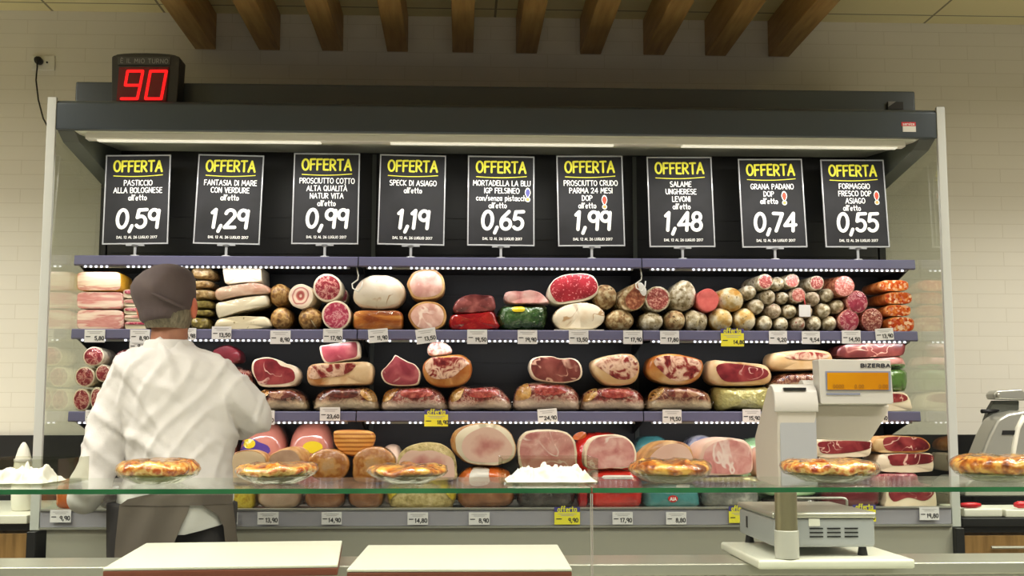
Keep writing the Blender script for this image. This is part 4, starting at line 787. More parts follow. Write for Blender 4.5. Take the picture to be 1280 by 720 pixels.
goods('vacuum_packed_ham', 'packed ham', 'vacuum-packed ham under the cream-skinned ham behind the scale', [(967, 476), (976, 468), (990, 465.5), (1020, 465), (1040, 467), (1044, 480), (1042, 488), (970, 488)], 'vacuum_ham', prof='pack', D=.2, nz=.004, film=True)
goods('vacuum_packed_ham', 'packed ham', 'lowest vacuum-packed ham hidden behind the scale printer', B(968, 488.6, 1042, 510, 4), 'vacuum_ham_red', prof='pack', D=.2, snap=M, nz=.004, film=True)
goods('prosciutto', 'prosciutto', 'long dark pink ham on top of the packs behind the scale head', [(1046, 444), (1049, 434), (1060, 430), (1090, 427), (1115, 425.3), (1131, 427), (1132, 438), (1126, 445), (1090, 447), (1060, 447.5)], 'bresaola', face='prosciutto_brown', fs=.93, D=.2)
goods('meat_package', 'package', 'pink sliced meat pack with green edge behind the scale head', [(1050, 452), (1060, 448.5), (1110, 445.5), (1130, 444.3), (1136, 450), (1135, 457), (1100, 459.5), (1055, 459.5)], 'cooked_pink', prof='pack', D=.2, nz=.003, decals=[('green_edge', [(1115, 456), (1134, 455.5), (1136, 459.5), (1116, 461)], 'pack_mint')])
goods('meat_package', 'package', 'dark pack with green leaf print right of the scale display', [(1058, 472), (1062, 463), (1100, 460.3), (1135, 460.5), (1140, 470), (1139, 485), (1130, 489.5), (1062, 489.5)], 'pack_leaf', prof='pack', D=.2, nz=.003)
goods('prosciutto', 'prosciutto', 'red and cream ham slice low beside the scale display', [(1062, 500), (1066, 492), (1100, 490.3), (1130, 490.3), (1138, 498), (1140, 505), (1135, 509.5), (1070, 509.5)], 'fat', face='prosciutto', fp=[(1068, 500), (1074, 493), (1110, 492), (1129, 493), (1135, 499), (1120, 503), (1080, 504)], D=.2, snap=M)

# ------------------------------------------------------------------ bottom deck
K = .9855; YD = 4.10
def low(name, cat, label, poly, body, **k):
    k.setdefault('Y', YD); k.setdefault('D', .2); k.setdefault('prof', 'pack'); k.setdefault('snap', K); k.setdefault('nz', .004); return goods(name, cat, label, poly, body, **k)
low('meat_package', 'package', 'orange-brown smoked pack at the left end of the bottom shelf', [(66, 622), (68, 606), (78, 598), (90, 600), (98, 612), (100, 632), (70, 633)], 'pack_orange')
low('meat_package', 'package', 'dark wrapped pack between the bent elbow and apron', B(118, 604, 170, 633, 4), 'pack_dark')
low('cheese_pack', 'package', 'yellow netted pack right of the apron', B(281, 604, 317, 632.5, 5), 'yellow_net')
low('meat_roll', 'meat roll', 'beige film-wrapped roll right of the yellow pack', B(319, 603, 376, 632.5, 3), 'beige_roll', film=True)
low('meat_roll', 'meat roll', 'brown film-wrapped roll left of the second brown roll', B(378, 603, 431, 632.5, 3), 'brown_roll', film=True)
low('meat_roll', 'meat roll', 'brown film-wrapped roll left of the green herb pack', B(433, 603, 480, 632.5, 3), 'brown_roll', film=True)
low('meat_package', 'package', 'herb-crusted pack with yellow corners under the herb ham', [(482, 612), (490, 605), (515, 602), (545, 602), (566, 606), (572, 614), (568, 628), (555, 633), (495, 633), (484, 626)], 'herb_crust', decals=[('yellow_corner', [(482.5, 612), (490, 606), (500, 612), (490, 622), (486, 627)], 'yellow_net'), ('yellow_corner', [(550, 607), (565, 607), (571, 614), (567, 626), (556, 615)], 'yellow_net')])
low('meat_package', 'package', 'brown smoked pack with orange end and white label under the largest ham', [(571, 602), (576, 590), (590, 583.5), (615, 583), (636, 588), (642, 600), (641, 628), (600, 633), (575, 630)], 'brown_roll', decals=[('orange_side', [(573, 600), (580, 589), (590, 585), (589, 600), (586, 607)], 'pack_orange'), ('label', [(590, 586), (611, 586), (613, 598), (608, 606), (588, 606)], 'label_white'), ('orange_side', [(613, 585), (628, 586), (638, 592), (630, 603), (613, 601)], 'pack_orange')])
low('meat_package', 'package', 'dark package under the film-wrapped pink ham', B(646, 589.5, 721, 633, 5), 'pack_dark')
low('meat_package', 'package', 'narrow red package beside the dark one at the pane joint', B(722.5, 600, 736, 633, 4), 'film_red')
low('meat_package', 'package', 'bright red crinkled package under the second pink ham', [(738, 600), (741, 590), (755, 587.5), (785, 587.3), (798, 592), (806, 606), (805, 628), (795, 633), (745, 633), (738, 620)], 'pack_red', decals=[('print', B(752, 594, 792, 599, 4), 'label_white'), ('print', B(754, 612, 794, 616, 4), 'label_red')])
tl_ = low('meat_package', 'package', 'teal package with red oval logo on the bottom shelf', [(806, 612), (812, 606), (840, 603), (868, 605), (876, 612), (878, 626), (872, 633), (812, 633), (807, 624)], 'pack_teal', decals=[('logo', E(841, 623.5, 6.2, 4.4), 'label_red'), ('pale_band', [(846, 606), (862, 606), (860, 613), (848, 613)], 'label_white')])
lx, lz = at(841, 623.5, YD); tp, tw = text('AIA', .011, track=.2); obj('logo_lettering', ink(shift(tp, lx-tw/2, lz-.0055), .0012, lambda u, v: (u, YD-.0075, v), 6), 'sign_white', tl_)
low('meat_package', 'package', 'black and white crumpled package left of the scale column', [(879, 614), (886, 606), (915, 603), (945, 606), (953, 616), (952, 628), (945, 633), (885, 633)], 'pack_grey', nz=.006)
low('meat_package', 'package', 'pale green package behind the scale column', B(956, 603, 1026, 622, 3.4), 'pack_mint', snap=None, nz=.005, Y=4.12)
low('meat_package', 'package', 'dark flat package under the pale green one', B(958, 622.6, 1028, 633, 4), 'pack_dark', Y=4.12)
low('meat_package', 'package', 'dark brown cured package behind the scale plate', B(1030, 604, 1105, 633, 5), 'bresaola_dark', film=True)
low('prosciutto', 'prosciutto', 'lowest cured ham half with white rim at the right end', [(1107, 624), (1108, 613), (1115, 609.5), (1160, 609), (1169, 613), (1171, 628), (1166, 632), (1110, 632)], 'fat', face='prosciutto', fp=[(1111, 614), (1130, 611), (1165, 611.5), (1166, 619), (1155, 626), (1135, 622), (1117, 627)], prof='cut')
low('meat_package', 'package', 'white-edged flat meat pack under the right prosciutto stack', [(1090, 601), (1096, 593), (1120, 591.3), (1146, 592), (1151, 603), (1168, 607), (1150, 608.3), (1094, 608.3)], 'coppa_pink', snap=None, nz=.002, prof='ham', film=True)
low('prosciutto', 'prosciutto', 'second cured ham half with thick white fat in the right end stack', [(1095, 584), (1097, 571), (1105, 567.5), (1150, 566.7), (1165, 566.8), (1167, 575), (1167, 586), (1160, 590), (1110, 590.5)], 'fat', face='prosciutto', fp=[(1112, 576), (1113, 568.5), (1162, 568), (1164, 578), (1140, 581), (1116, 582)], prof='cut', snap=None)
low('prosciutto', 'prosciutto', 'deep red cured ham half topmost in the right end stack', [(1091, 557), (1094, 548), (1105, 545.5), (1130, 545), (1152, 547), (1162, 554), (1163, 561), (1155, 565), (1125, 566.3), (1098, 565.5)], 'ham_skin', face='prosciutto', fp=[(1104, 555), (1107, 547), (1130, 546), (1151, 548.5), (1161, 556), (1158, 562), (1130, 564), (1110, 563)], prof='cut', snap=None)
low('prosciutto', 'prosciutto', 'wide cured ham half with pale rim below the scale head', [(1019, 566), (1021, 552), (1030, 549.3), (1060, 548.3), (1088, 549.5), (1090, 560), (1086, 570), (1060, 572), (1025, 571.8)], 'fat', face='prosciutto', fp=[(1024, 560), (1027, 552), (1086, 552), (1086, 561), (1060, 566), (1030, 567)], prof='cut', snap=None)
low('meat_package', 'package', 'brown cured pack under the wide ham half below the scale head', B(1020, 573, 1090, 603, 4), 'brown_roll', snap=None, film=True)
# upper layer of the deck
low('mortadella', 'mortadella', 'large pink mortadella with yellow oval on purple band', [(296, 575), (298, 548), (308, 534), (325, 528.5), (342, 529), (352, 538), (356.5, 556), (356, 590), (340, 600), (305, 600)], 'mortadella_skin', Y=4.34, D=.22, snap=K, nz=.002, decals=[('purple_band', [(297, 562), (302, 552), (313, 547.5), (325, 553), (336, 558), (335, 567), (300, 566)], 'label_purple'), ('yellow_oval', E(311.5, 554.5, 8, 6.2), 'label_yellow')], group='large pink mortadellas')
low('mortadella', 'mortadella', 'large pink mortadella with yellow oval under the striped loaf', [(358, 575), (359.5, 548), (368, 532), (387, 526.5), (405, 529), (414, 542), (416, 560), (415, 592), (400, 600), (370, 600)], 'mortadella_skin', Y=4.34, D=.22, snap=K, nz=.002, decals=[('yellow_oval', E(391, 559, 12.5, 7.5), 'label_yellow')], group='large pink mortadellas')
low('mortadella', 'mortadella', 'pink mortadella edge showing between coat and the first large one', B(262, 540, 292.5, 604, 3), 'mortadella_skin', Y=4.36, nz=.002)
low('cooked_roll', 'meat roll', 'cream-faced cut roll on the yellow netted pack', [(285, 585), (287, 572), (296, 564.5), (310, 562), (324, 564.5), (333, 573), (334, 590), (330, 603), (288, 603)], 'roast_rind', face='paste_cream', fs=.93, prof='cut', snap=None, D=.17)
low('cooked_roll', 'meat roll', 'grey-pink cut turkey roll with tan skin', [(334, 585), (336, 571), (346, 563.5), (356, 560.5), (368, 562), (376, 571), (379, 588), (376, 602), (337, 602)], 'roast_rind', face='turkey', fs=.92, prof='cut', snap=None, D=.17, skew=.12, rise=.05)
low('golden_roll', 'meat roll', 'glossy golden roll left of its twin under the striped loaf', E(410, 582, 27, 21.5), 'golden_round', prof='ham', snap=None, D=.16, film=True, group='golden rolls')
low('golden_roll', 'meat roll', 'glossy golden roll right of its twin under the striped loaf', [(439.5, 583), (443, 569), (455, 560), (470, 558), (484, 562), (494, 573), (494, 590), (488, 602), (445, 602)], 'golden_round', prof='ham', snap=None, D=.16, film=True, group='golden rolls')
low('striped_loaf', 'smoked loaf', 'orange ribbed loaf resting on the two golden rolls', [(416, 545), (418, 538.5), (440, 537), (461, 539), (468, 545), (466, 556), (458, 566), (442, 571), (427, 566), (418, 556)], 'ribbed', prof='ham', snap=None, Y=4.14, D=.15, nz=.001)
low('white_pack', 'package', 'whitish pack peeping between golden roll and herb ham', B(475, 556, 503, 600, 3), 'lard_pink', Y=4.33, snap=K)
low('herb_ham', 'ham', 'herb-crusted ham with pale pink cut face', [(496, 580), (499, 567), (510, 558), (527, 553.5), (545, 554), (560, 560), (569, 571), (571, 588), (566, 600), (502, 601)], 'herb_crust', face='cooked_core', fp=[(498, 582), (502, 572), (512, 563), (525, 564), (540, 563), (555, 568), (566, 574), (568, 590), (563, 599), (504, 599)], prof='cut', snap=None, D=.18)
low('cooked_ham', 'ham', 'largest cut ham with thick white rim and brown skin', [(567, 556), (572, 540), (586, 531.5), (605, 528.6), (622, 530), (636, 538), (644, 552), (645, 566), (638, 577), (620, 582), (595, 581.5), (577, 574)], 'roast_rind', cap='lard', face='cooked_core', fp=[(577, 558), (583, 545), (598, 536), (612, 534), (626, 540), (637, 552), (641, 562), (634, 574), (615, 578), (593, 577), (582, 571)], prof='cut', snap=None, D=.2, skew=-.12)
low('cooked_ham', 'ham', 'film-wrapped pink cut ham behind the white gloves', [(647, 570), (648, 553), (656, 541), (672, 537.5), (695, 537.5), (710, 541), (719, 552), (721.5, 572), (719, 587), (690, 589), (655, 588)], 'fat', face='cooked_pink', fs=.93, prof='cut', snap=None, D=.18, film=True)
low('meat_package', 'package', 'orange and red pack behind the second pink ham', B(716, 540, 792, 600, 3), 'pack_red', Y=4.33, snap=K, decals=[('orange_corner', E(726, 545, 9, 4.5, -20), 'pack_orange')])
low('cooked_ham', 'ham', 'second pink cut ham on the bright red package', [(730.5, 575), (733, 558), (742, 547), (758, 543.3), (775, 544), (788, 550), (795, 562), (795.5, 575), (790, 584), (765, 586), (735, 586)], 'fat', face='cooked_pink', fs=.93, prof='cut', snap=None, D=.18)
low('meat_package', 'package', 'turquoise pack behind the pale turkey breast', B(793, 544.5, 842, 600, 3), 'pack_teal', Y=4.33, snap=K)
low('turkey_breast', 'turkey breast', 'pale turkey breast with tan skin and smooth cut face', [(803, 582), (806, 570), (815, 559), (830, 551.5), (848, 551), (860, 556), (867, 568), (868, 585), (864, 602), (808, 602)], 'roast_rind', face='turkey_pale', fp=[(810, 578), (817, 566), (830, 557), (847, 554.5), (859, 560), (866, 572), (866, 590), (860, 600), (812, 600)], prof='cut', snap=None, D=.18, skew=-.12)
low('meat_package', 'package', 'blue and white pack behind the third pink ham', B(858, 544, 902, 600, 3), 'pack_blue', Y=4.33, snap=K)
low('cooked_ham', 'ham', 'third pink cut ham left of the scale printer', [(874, 590), (875, 568), (881, 555), (895, 548), (912, 546.5), (930, 550), (940, 560), (941, 576), (938, 592), (905, 594.5), (880, 594)], 'turkey_pale', face='cooked_pink', fp=[(880, 588), (880, 568), (886, 558), (900, 551), (918, 550.5), (933, 556), (939, 568), (939, 582), (934, 591), (905, 592.5)], prof='cut', snap=None, D=.18, skew=-.15)
low('meat_package', 'package', 'pale gold foil package under the third pink ham', [(872, 599), (885, 596), (915, 595.3), (945, 595.3), (955, 600), (953, 604), (900, 604.5), (876, 604)], 'foil_gold', snap=None)
low('meat_package', 'package', 'mint green pack between third pink ham and scale printer', B(922, 547, 990, 600, 3), 'pack_mint', Y=4.33, snap=K)
low('cooked_ham', 'ham', 'pink ham mostly hidden behind the scale printer', B(943, 556, 1012, 602, 3.5), 'turkey_pale', snap=None, D=.18, prof='ham')

# ------------------------------------------------------------------ price tags
def price_tag(x0, y0, x1, y1, price, label, Y, yellow=False, rot=0):
    a = at(x0, y0, Y); b = at(x1, y1, Y); cx, cz = (a[0]+b[0])/2, (a[1]+b[1])/2; W, H = b[0]-a[0], a[1]-b[1]; ca, sa = math.cos(math.radians(rot)), math.sin(math.radians(rot))
    def f(e): return lambda u, v: (cx+u*ca-v*sa, Y-e, cz+u*sa+v*ca)
    def slab(u0, u1, v0, v1, e0, e1):
        V = [f(e)(u, v) for e in (e0, e1) for u, v in ((u0, v0), (u1, v0), (u1, v1), (u0, v1))]; return V, [(0, 1, 2, 3), (7, 6, 5, 4), (0, 4, 5, 1), (1, 5, 6, 2), (2, 6, 7, 3), (3, 7, 4, 0)]
    t = empty('price_tag', (cx, Y, cz), label, 'price tag', 'yellow offer tags' if yellow else 'white price tags')
    hh = H/2
    obj('card', slab(-W/2, W/2, -hh, hh, 0, .0012), 'paper_yellow' if yellow else 'paper', t)
    if yellow:
        obj('header', slab(-W/2, W/2, hh, hh+.016, -.0002, .001), 'violet', t)
        tp, tw = text('offerta', .017, track=.16); k = W*.74/tw; obj('header_lettering', ink(shift([[(x*k, y) for x, y in p] for p in tp], -W*.37, hh+.0012), .0016, f(.0016), 6), 'sign_yellow', t)
    ph = .0125; tp, tw = text(price, ph, track=.2)
    g = [ink(shift(tp, W*.45-tw if not yellow else W*.05, -hh*.62), .0015, f(.0016), 6), ink([[(-W*.42, -hh*.1), (-W*.22, -hh*.1)]], .0016, f(.0016), 5)]
    obj('price_lettering', merge(*g), 'ink', t)
    obj('small_print', merge(*[ink([[(-W*.36*s, hh*v), (W*.36*s, hh*v)]], .0009, f(.0016), 5) for s, v in ((1, .68), (.7, .42))]), 'ink_faint', t)
YT = YS-.0075; YT4 = YF-.0155
for x0, y0, x1, y1, p, l, *r in (
 (106, 412, 131, 428, '5,80', 'bacon slabs at the far left'), (163, 412, 187, 428, '8,90', 'bacon trays left of the neck'), (222, 410, 245, 425, '8,98', 'brown packets right of the ear'), (265, 408, 289, 424, '13,50', 'cream lard blocks'),
 (338, 413, 363, 430, '8,90', 'spiced salami ends'), (404, 411, 428, 428, '17,90', 'cut coppas'), (460.5, 411, 485, 428, '11,90', 'orange smoked slab', 5), (520, 410.5, 545, 429, '13,50', 'round cooked hams', 8), (584, 412, 609, 430, '19,50', 'shiny red package'),
 (647, 412.5, 671.5, 430, '19,90', 'dark green foil package'), (711, 413, 735.5, 430, '13,50', 'white-skinned salami on its tray'), (779, 413, 803, 430, '17,90', 'tied brown salami'), (825, 413.5, 849, 430, '17,80', 'bulb-shaped salami'), (961, 413.5, 984, 430, '9,20', 'left part of the salami pile'),
 (1002, 414, 1025, 430, '9,54', 'right part of the salami pile'), (1052, 413, 1076, 429.5, '14,50', 'film-wrapped pink salamis'), (1094, 410.5, 1117, 425, '13,90', 'orange sausage slabs', 4)):
    price_tag(x0, y0, x1, y1, p, 'white price tag reading %s below the %s' % (p, l), YT, rot=r[0] if r else 0)
price_tag(162, 427.5, 185, 437, '9,90', 'white price tag hanging lower left of the neck on the upper rail', YT-.003)
price_tag(901, 416.5, 930, 433, '14,80', 'yellow offer tag reading 14,80 below the gold-tipped salamis', YT, True)
for x0, y0, x1, y1, p, l, *r in ((107, 512.5, 131, 529, '11,90', 'film-wrapped coppas at the far left'), (322, 513, 343, 531, '13,90', 'deep red cut ham behind the right elbow'), (400, 509, 425, 526, '23,60', 'leftmost ham stack'), (672, 511, 696.5, 528, '24,90', 'tall vacuum-packed ham', 4),
 (828, 512, 852, 529, '19,50', 'orange-skinned half ham'), (928, 511.5, 951, 528, '15,90', 'gold foil package left of the scale'), (1090, 511.5, 1110, 528, '14,90', 'red ham slice behind the scale arm')):
    price_tag(x0, y0, x1, y1, p, 'white price tag reading %s below the %s' % (p, l), YT, rot=r[0] if r else 0)
price_tag(530.5, 518, 560, 533, '18,90', 'yellow offer tag reading 18,90 on the middle meat rail', YT, True)
for x0, y0, x1, y1, p, l in ((63, 637.5, 88.5, 653, '9,90', 'orange smoked pack'), (273, 640, 297, 655.5, '11,50', 'yellow netted pack'), (322, 640, 348, 655.5, '13,90', 'beige film-wrapped roll'), (402, 640, 427, 655.5, '14,90', 'brown film-wrapped rolls'), (509.5, 640.5, 535, 656, '14,80', 'herb-crusted pack'),
 (586, 640.5, 612, 656, '8,90', 'smoked pack'), (765.5, 640, 791, 655.5, '17,90', 'bright red crinkled package'), (832.5, 640, 858, 655.5, '8,80', 'teal package'), (1149, 634, 1174, 650, '19,80', 'right prosciutto stack')):
    price_tag(x0, y0, x1, y1, p, 'white price tag reading %s on the bottom rail below the %s' % (p, l), YT4)
for x0, y0, x1, y1, p, l in ((139, 640, 166, 655.5, '7,90', 'yellow offer tag beside the left edge of the apron'), (693, 640, 725, 655.5, '9,90', 'yellow offer tag reading 9,90 below the dark package near the pane joint'), (911, 639, 938, 653.5, '8,90', 'yellow offer tag left of the scale base'), (1066, 637, 1095, 652, '9,80', 'yellow offer tag behind the scale plate')):
    price_tag(x0, y0, x1, y1, p, l, YT4, True)

# ------------------------------------------------------------------ side counters, slicer, knives
def counter(name, label, x0, x1, zc, wood_parts, topm):
    c = empty(name, ((x0+x1)/2, 4.4, 0), label, 'counter')
    obj('worktop', box(x0, x1, 4.06, WY-.022, zc-.028, zc), topm, c, bevel=.003)
    obj('edge_band', box(x0, x1, 4.075, WY-.03, zc-.05, zc-.0285), 'black', c)
    obj('carcass', box(x0, x1, 4.10, WY-.03, .1, zc-.051), 'cabinet_wood', c)
    obj('plinth', box(x0, x1, 4.14, WY-.03, .0, .0995), 'black', c)
    n = 3; wd = (x1-x0)/n
    for k in range(n):
        d = obj('door', box(x0+k*wd+.004, x0+(k+1)*wd-.004, 4.082, 4.0995, .42, zc-.06), 'cabinet_wood', c, bevel=.002)
        obj('handle', tube([(x0+k*wd+.1, 4.07, zc-.10), (x0+(k+1)*wd-.1, 4.07, zc-.10)], .005, 8), 'silver', d)
        obj('drawer', box(x0+k*wd+.004, x0+(k+1)*wd-.004, 4.082, 4.0995, .11, .412), 'cabinet_wood', c, bevel=.002)
    return c
zl = .975
counter('work_counter', 'wooden side counter with white top left of the case', -3.6, XL-.05, zl, 3, 'board_white')
counter('work_counter', 'wooden side counter with dark top under the slicer', XR+.05, 4.0, .955, 3, 'black')
# slicer
SY = 4.36
sl = empty('meat_slicer', (2.05, SY, .956), 'silver meat slicer on the right side counter', 'slicer')
def sp(px, py, Y=SY): return at(px, py, Y)
obj('base', prism_y([sp(1206, 621), sp(1206, 606), sp(1216, 598), sp(1345, 598), sp(1350, 621)], SY, SY+.3), 'silver', sl, bevel=.008)
obj('rubber_feet', merge(*[tube([(x, y, .9555), (x, y, sp(1206, 621)[1]+.001)], .014, 10) for x in (1.90, 2.22) for y in (SY+.04, SY+.26)]), 'rubber', sl)
hs = obj('blade_housing', prism_y([sp(1222, 597.5), sp(1229, 575), sp(1241, 545), sp(1252, 524), sp(1264, 517), sp(1285, 513), sp(1310, 515), sp(1335, 540), sp(1345, 597.5)], SY+.03, SY+.16), 'silver', sl, bevel=.012)
obj('badge', prism_y([sp(1253, 538, SY+.03), sp(1269, 538, SY+.03), sp(1269, 543.5, SY+.03), sp(1252, 543.5, SY+.03)], SY+.0275, SY+.0295), 'black', hs)
obj('bright_trim', tube([(lambda q: (q[0], SY+.03, q[1]))(sp(*p)) for p in ((1268, 596), (1272, 560), (1277, 535), (1285, 520))], .010, 8), 'white_plastic', hs, smooth=True)
ar = obj('carriage_arm', prism_y([sp(1254, 545), sp(1257, 525), sp(1262, 510), sp(1268, 500), sp(1300, 500), sp(1300, 512), sp(1264, 530)], SY+.165, SY+.20), 'anthracite_side', sl, bevel=.004)
obj('blade_guard', prism_y([sp(1264, 498.5), sp(1262, 492), sp(1267, 487), sp(1300, 485), sp(1310, 500)], SY+.14, SY+.21), 'silver', sl, bevel=.006)
q = sp(1268.5, 493); obj('screw_knob', ellipsoid((q[0], SY+.137, q[1]), (.009, .006, .009)), 'steel', ar, smooth=True)
q = sp(1249, 514); obj('handle', tube([(q[0], SY+.15, q[1]), (q[0]+.075, SY+.17, q[1]+.003)], [.008, .006], 8), 'black', ar, smooth=True)
# board and red-handled tools on the right counter
zc = .9555; x0 = 1.87
o = obj('cutting_board', box(1.86, 2.4, 4.07, 4.30, zc, zc+.026), 'board_white', loc=(2.1, 4.2, zc), bevel=.004); tag(o, 'white cutting board in front of the slicer on the dark side counter', 'cutting board')
kn = empty('knife', (1.93, 4.12, zc+.028), 'red-handled knife lying on the small white board', 'knife')
z = zc+.041; obj('handle', tube([(1.905, 4.10, z), (1.92, 4.10, z), (1.96, 4.105, z), (1.985, 4.11, z)], [.007, .0125, .012, .006], 10), 'red_plastic', kn, smooth=True)
obj('blade', prism_y([(1.984, z-.010), (2.16, z-.008), (2.17, z), (1.984, z+.010)], 4.108, 4.111), 'steel', kn)
o = obj('white_tray', box(1.72, 1.855, 4.08, 4.30, zc, zc+.03), 'white_plastic', loc=(1.79, 4.2, zc), bevel=.006); tag(o, 'small white tray between the case and the white board', 'tray')
o = obj('red_scraper', tube([(1.715, 4.09, zc+.0405), (1.74, 4.09, zc+.0405), (1.765, 4.092, zc+.0405), (1.785, 4.095, zc+.0405)], [.008, .010, .010, .006], 10), 'red_plastic', loc=(1.75, 4.09, zc+.031), smooth=True); tag(o, 'red handle lying on the small white tray beside the case', 'tool')
# spray bottle on the left counter
bx_, bz_ = at(28, 600, 4.25)
bo = empty('white_bottle', (bx_, 4.25, zl), 'rounded white plastic bottle on the left side counter', 'bottle')
h0 = at(28, 553, 4.25)[1]-zl
obj('body', loft([(bx_, 4.25, zl+.0005+h0*t, r, r*.8) for t, r in ((0, .028), (.03, .034), (.3, .036), (.55, .034), (.75, .028), (.9, .018), (.97, .010), (1, .004))], 24), 'white_plastic', bo, smooth=True)
obj('neck_ring', loft([(bx_, 4.25, zl+h0*.72, .031, .026), (bx_, 4.25, zl+h0*.76, .031, .026)], 24), 'paper', bo)

# ------------------------------------------------------------------ service counter in front
ct = empty('service_counter', (0, 2.7, 0), 'steel service counter with glass front and flat glass shelf along the foreground', 'counter')
GX0, GX1, GJ = -2.6, 3.0, at(740, 660, 2.22)[0]
obj('rear_ledge', box(GX0, GX1, 3.05, 3.25, .90, .93), 'steel', ct, bevel=.004)
obj('ledge_support', box(GX0, GX1, 3.072, 3.23, .02, .8995), 'panel_grey', ct)
obj('well_back', box(GX0, GX1, 3.055, 3.07, .62, .8995), 'steel', ct)
obj('well_floor', box(GX0, GX1, 2.24, 3.0545, .60, .62), 'steel', ct)
obj('lower_body', box(GX0, GX1, 2.20, 3.0545, .02, .599), 'panel_grey', ct)
for a, b in ((GX0, GJ-.0015), (GJ+.0015, GX1)):
    p = obj('front_pane', box(a, b, 2.222, 2.228, .6, 1.158), 'glass', ct)
    g = obj('glass_shelf', box(a, b, 2.2205, 2.62, 1.1595, 1.1685), 'glass_flat', ct)
    obj('green_edge', box(a, b, 2.218, 2.2203, 1.1595, 1.1685), 'glass_edge', g)
    e = a if a == GJ+.0015 else b
    obj('pane_edge', box(e-.0007, e+.0007, 2.2215, 2.2285, .6, 1.158), 'panel_grey', p)
SZ = 1.1687
# boards on the ledge
def board(label, xc, yc, w_, d_, a):
    r = empty('cutting_board', (xc, yc, .9305), label, 'cutting board', 'white boards on the rear ledge')
    obj('base_layer', rot_z(box(xc-w_/2, xc+w_/2, yc-d_/2, yc+d_/2, .9305, .9485), (xc, yc), a), 'board_brown', r, bevel=.003)
    obj('top_layer', rot_z(box(xc-w_/2, xc+w_/2, yc-d_/2, yc+d_/2, .9487, .9555), (xc, yc), a), 'board_white', r, bevel=.002)
board('white cutting board with brown base in front of the person', -.570, 3.112, .53, .545, math.radians(4.5))
board('white cutting board with brown base in the middle of the ledge', .004, 3.025, .51, .51, math.radians(-1))
o = obj('cutting_board', box(.722, 1.108, 2.925, 3.35, .9305, .953), 'board_white', loc=(.91, 3.13, .9305), bevel=.006); tag(o, 'thick white plastic board under the scale', 'cutting board')

# scale
BZ = .9535
scl = empty('deli_scale', (.91, 3.17, BZ), 'pale grey deli scale with yellow display on the thick white board', 'scale')
for x in (.80, 1.01):
    for y in (3.02, 3.335): obj('foot', tube([(x, y, BZ), (x, y, BZ+.012), (x, y, BZ+.022)], [.013, .011, .009], 12), 'rubber', scl, smooth=True, ang=40)
bs = obj('base_housing', box(.778, 1.034, 2.99, 3.36, BZ+.0222, 1.046), 'scale_grey', scl, bevel=.008)
obj('vents', merge(*[box(x, x+.034, 2.9885, 2.9899, z, z+.0035) for z in (1.000, 1.010, 1.020) for x in (.868, .912, .956)]), 'black', bs)
obj('side_slot', box(.7765, .7778, 3.26, 3.275, 1.0, 1.03), 'black', bs)
lx, lz = at(1018, 653, 2.988); obj('label', box(lx-.014, lx+.014, 2.9882, 2.9899, lz-.009, lz+.009), 'white_plastic', bs)
obj('weighing_plate', merge(box(.774, 1.038, 2.986, 3.366, 1.0465, 1.062)), 'steel', scl, bevel=.006)
gr = [(1.032, 3.2, 1.0622), (1.032, 3.2, 1.076), (1.029, 3.203, 1.080), (1.02, 3.205, 1.082), (.885, 3.205, 1.082), (.876, 3.203, 1.080), (.874, 3.2, 1.0622)]
obj('guard_rail', tube(gr, .0035, 8), 'silver', scl, smooth=True)
px0, px1 = at(967, 640, 2.97)[0], at(994, 640, 2.97)[0]; pm, pr_ = (px0+px1)/2, (px1-px0)/2
obj('column', tube([(pm, 2.955, BZ+.02), (pm, 2.955, at(980, 608.5, 2.965)[1])], pr_, 20), 'pipe_metal', scl, smooth=True, ang=50)
obj('column_foot', loft([(pm, 2.955, BZ+.001, pr_*1.10, pr_*1.10), (pm, 2.955, 1.02, pr_*1.10, pr_*1.10), (pm, 2.955, 1.022, pr_*1.02, pr_*1.02)], 20), 'scale_white', scl, smooth=True, ang=40)
YP = 2.965
ax, az = at(976, 605, YP); bx2 = at(1022, 605, YP)[0]
def zY(py, Y): return at(1000, py, Y)[1]
side = [(YP, zY(609, YP)), (YP, zY(545, YP)), (YP-.006, zY(520, YP)), (YP-.004, zY(502, YP)), (YP+.012, zY(486, YP)), (YP+.04, zY(481, YP)), (YP+.09, zY(483, YP)), (YP+.235, zY(547, YP)), (YP+.225, zY(606, YP))]
pu = obj('printer_unit', prism_x(side, at(972, 550, YP)[0], at(1021, 550, YP)[0]), 'scale_beige', scl, bevel=.006)
obj('printer_cover', merge(prism_x([(YP-.010, zY(515, YP)), (YP-.012, zY(503, YP)), (YP-.002, zY(489, YP)), (YP+.012, zY(483, YP)), (YP+.03, zY(480, YP)), (YP+.05, zY(481.5, YP)), (YP+.014, zY(490, YP)), (YP-.001, zY(515, YP))], at(967, 500, YP)[0], at(1021.5, 500, YP)[0])), 'scale_white', pu, bevel=.003)
obj('front_plate', box(at(975, 550, YP)[0], at(1020.5, 550, YP)[0], YP-.004, YP-.0005, zY(607, YP), zY(520, YP)), 'scale_grey', pu, bevel=.0015)
obj('paper_slot', box(at(979, 486, YP)[0], at(1007, 486, YP)[0], YP-.005, YP+.004, zY(488, YP), zY(484.5, YP)), 'black', pu)
YH = 2.955
dx0, dz1 = at(1023, 449, YH); dx1, dz0 = at(1116.5, 505, YH)
dh = obj('display_head', prism_y([(dx0, dz1-.002), (dx0+.003, dz1), (dx1-.005, dz1-.002), (dx1-.003, dz1-.004), (dx1+.001, dz0+.004), (dx1-.004, dz0), (dx0+.006, dz0), (dx0+.003, dz0+.003)], YH, YH+.055), 'scale_white', scl, bevel=.005)
def dp(px, py): return at(px, py, YH)
obj('screen_bezel', prism_y([dp(1031.5, 464), dp(1113, 464), dp(1113.5, 488.5), dp(1032.5, 488.5)], YH-.0015, YH-.0002), 'blue_grey', dh)
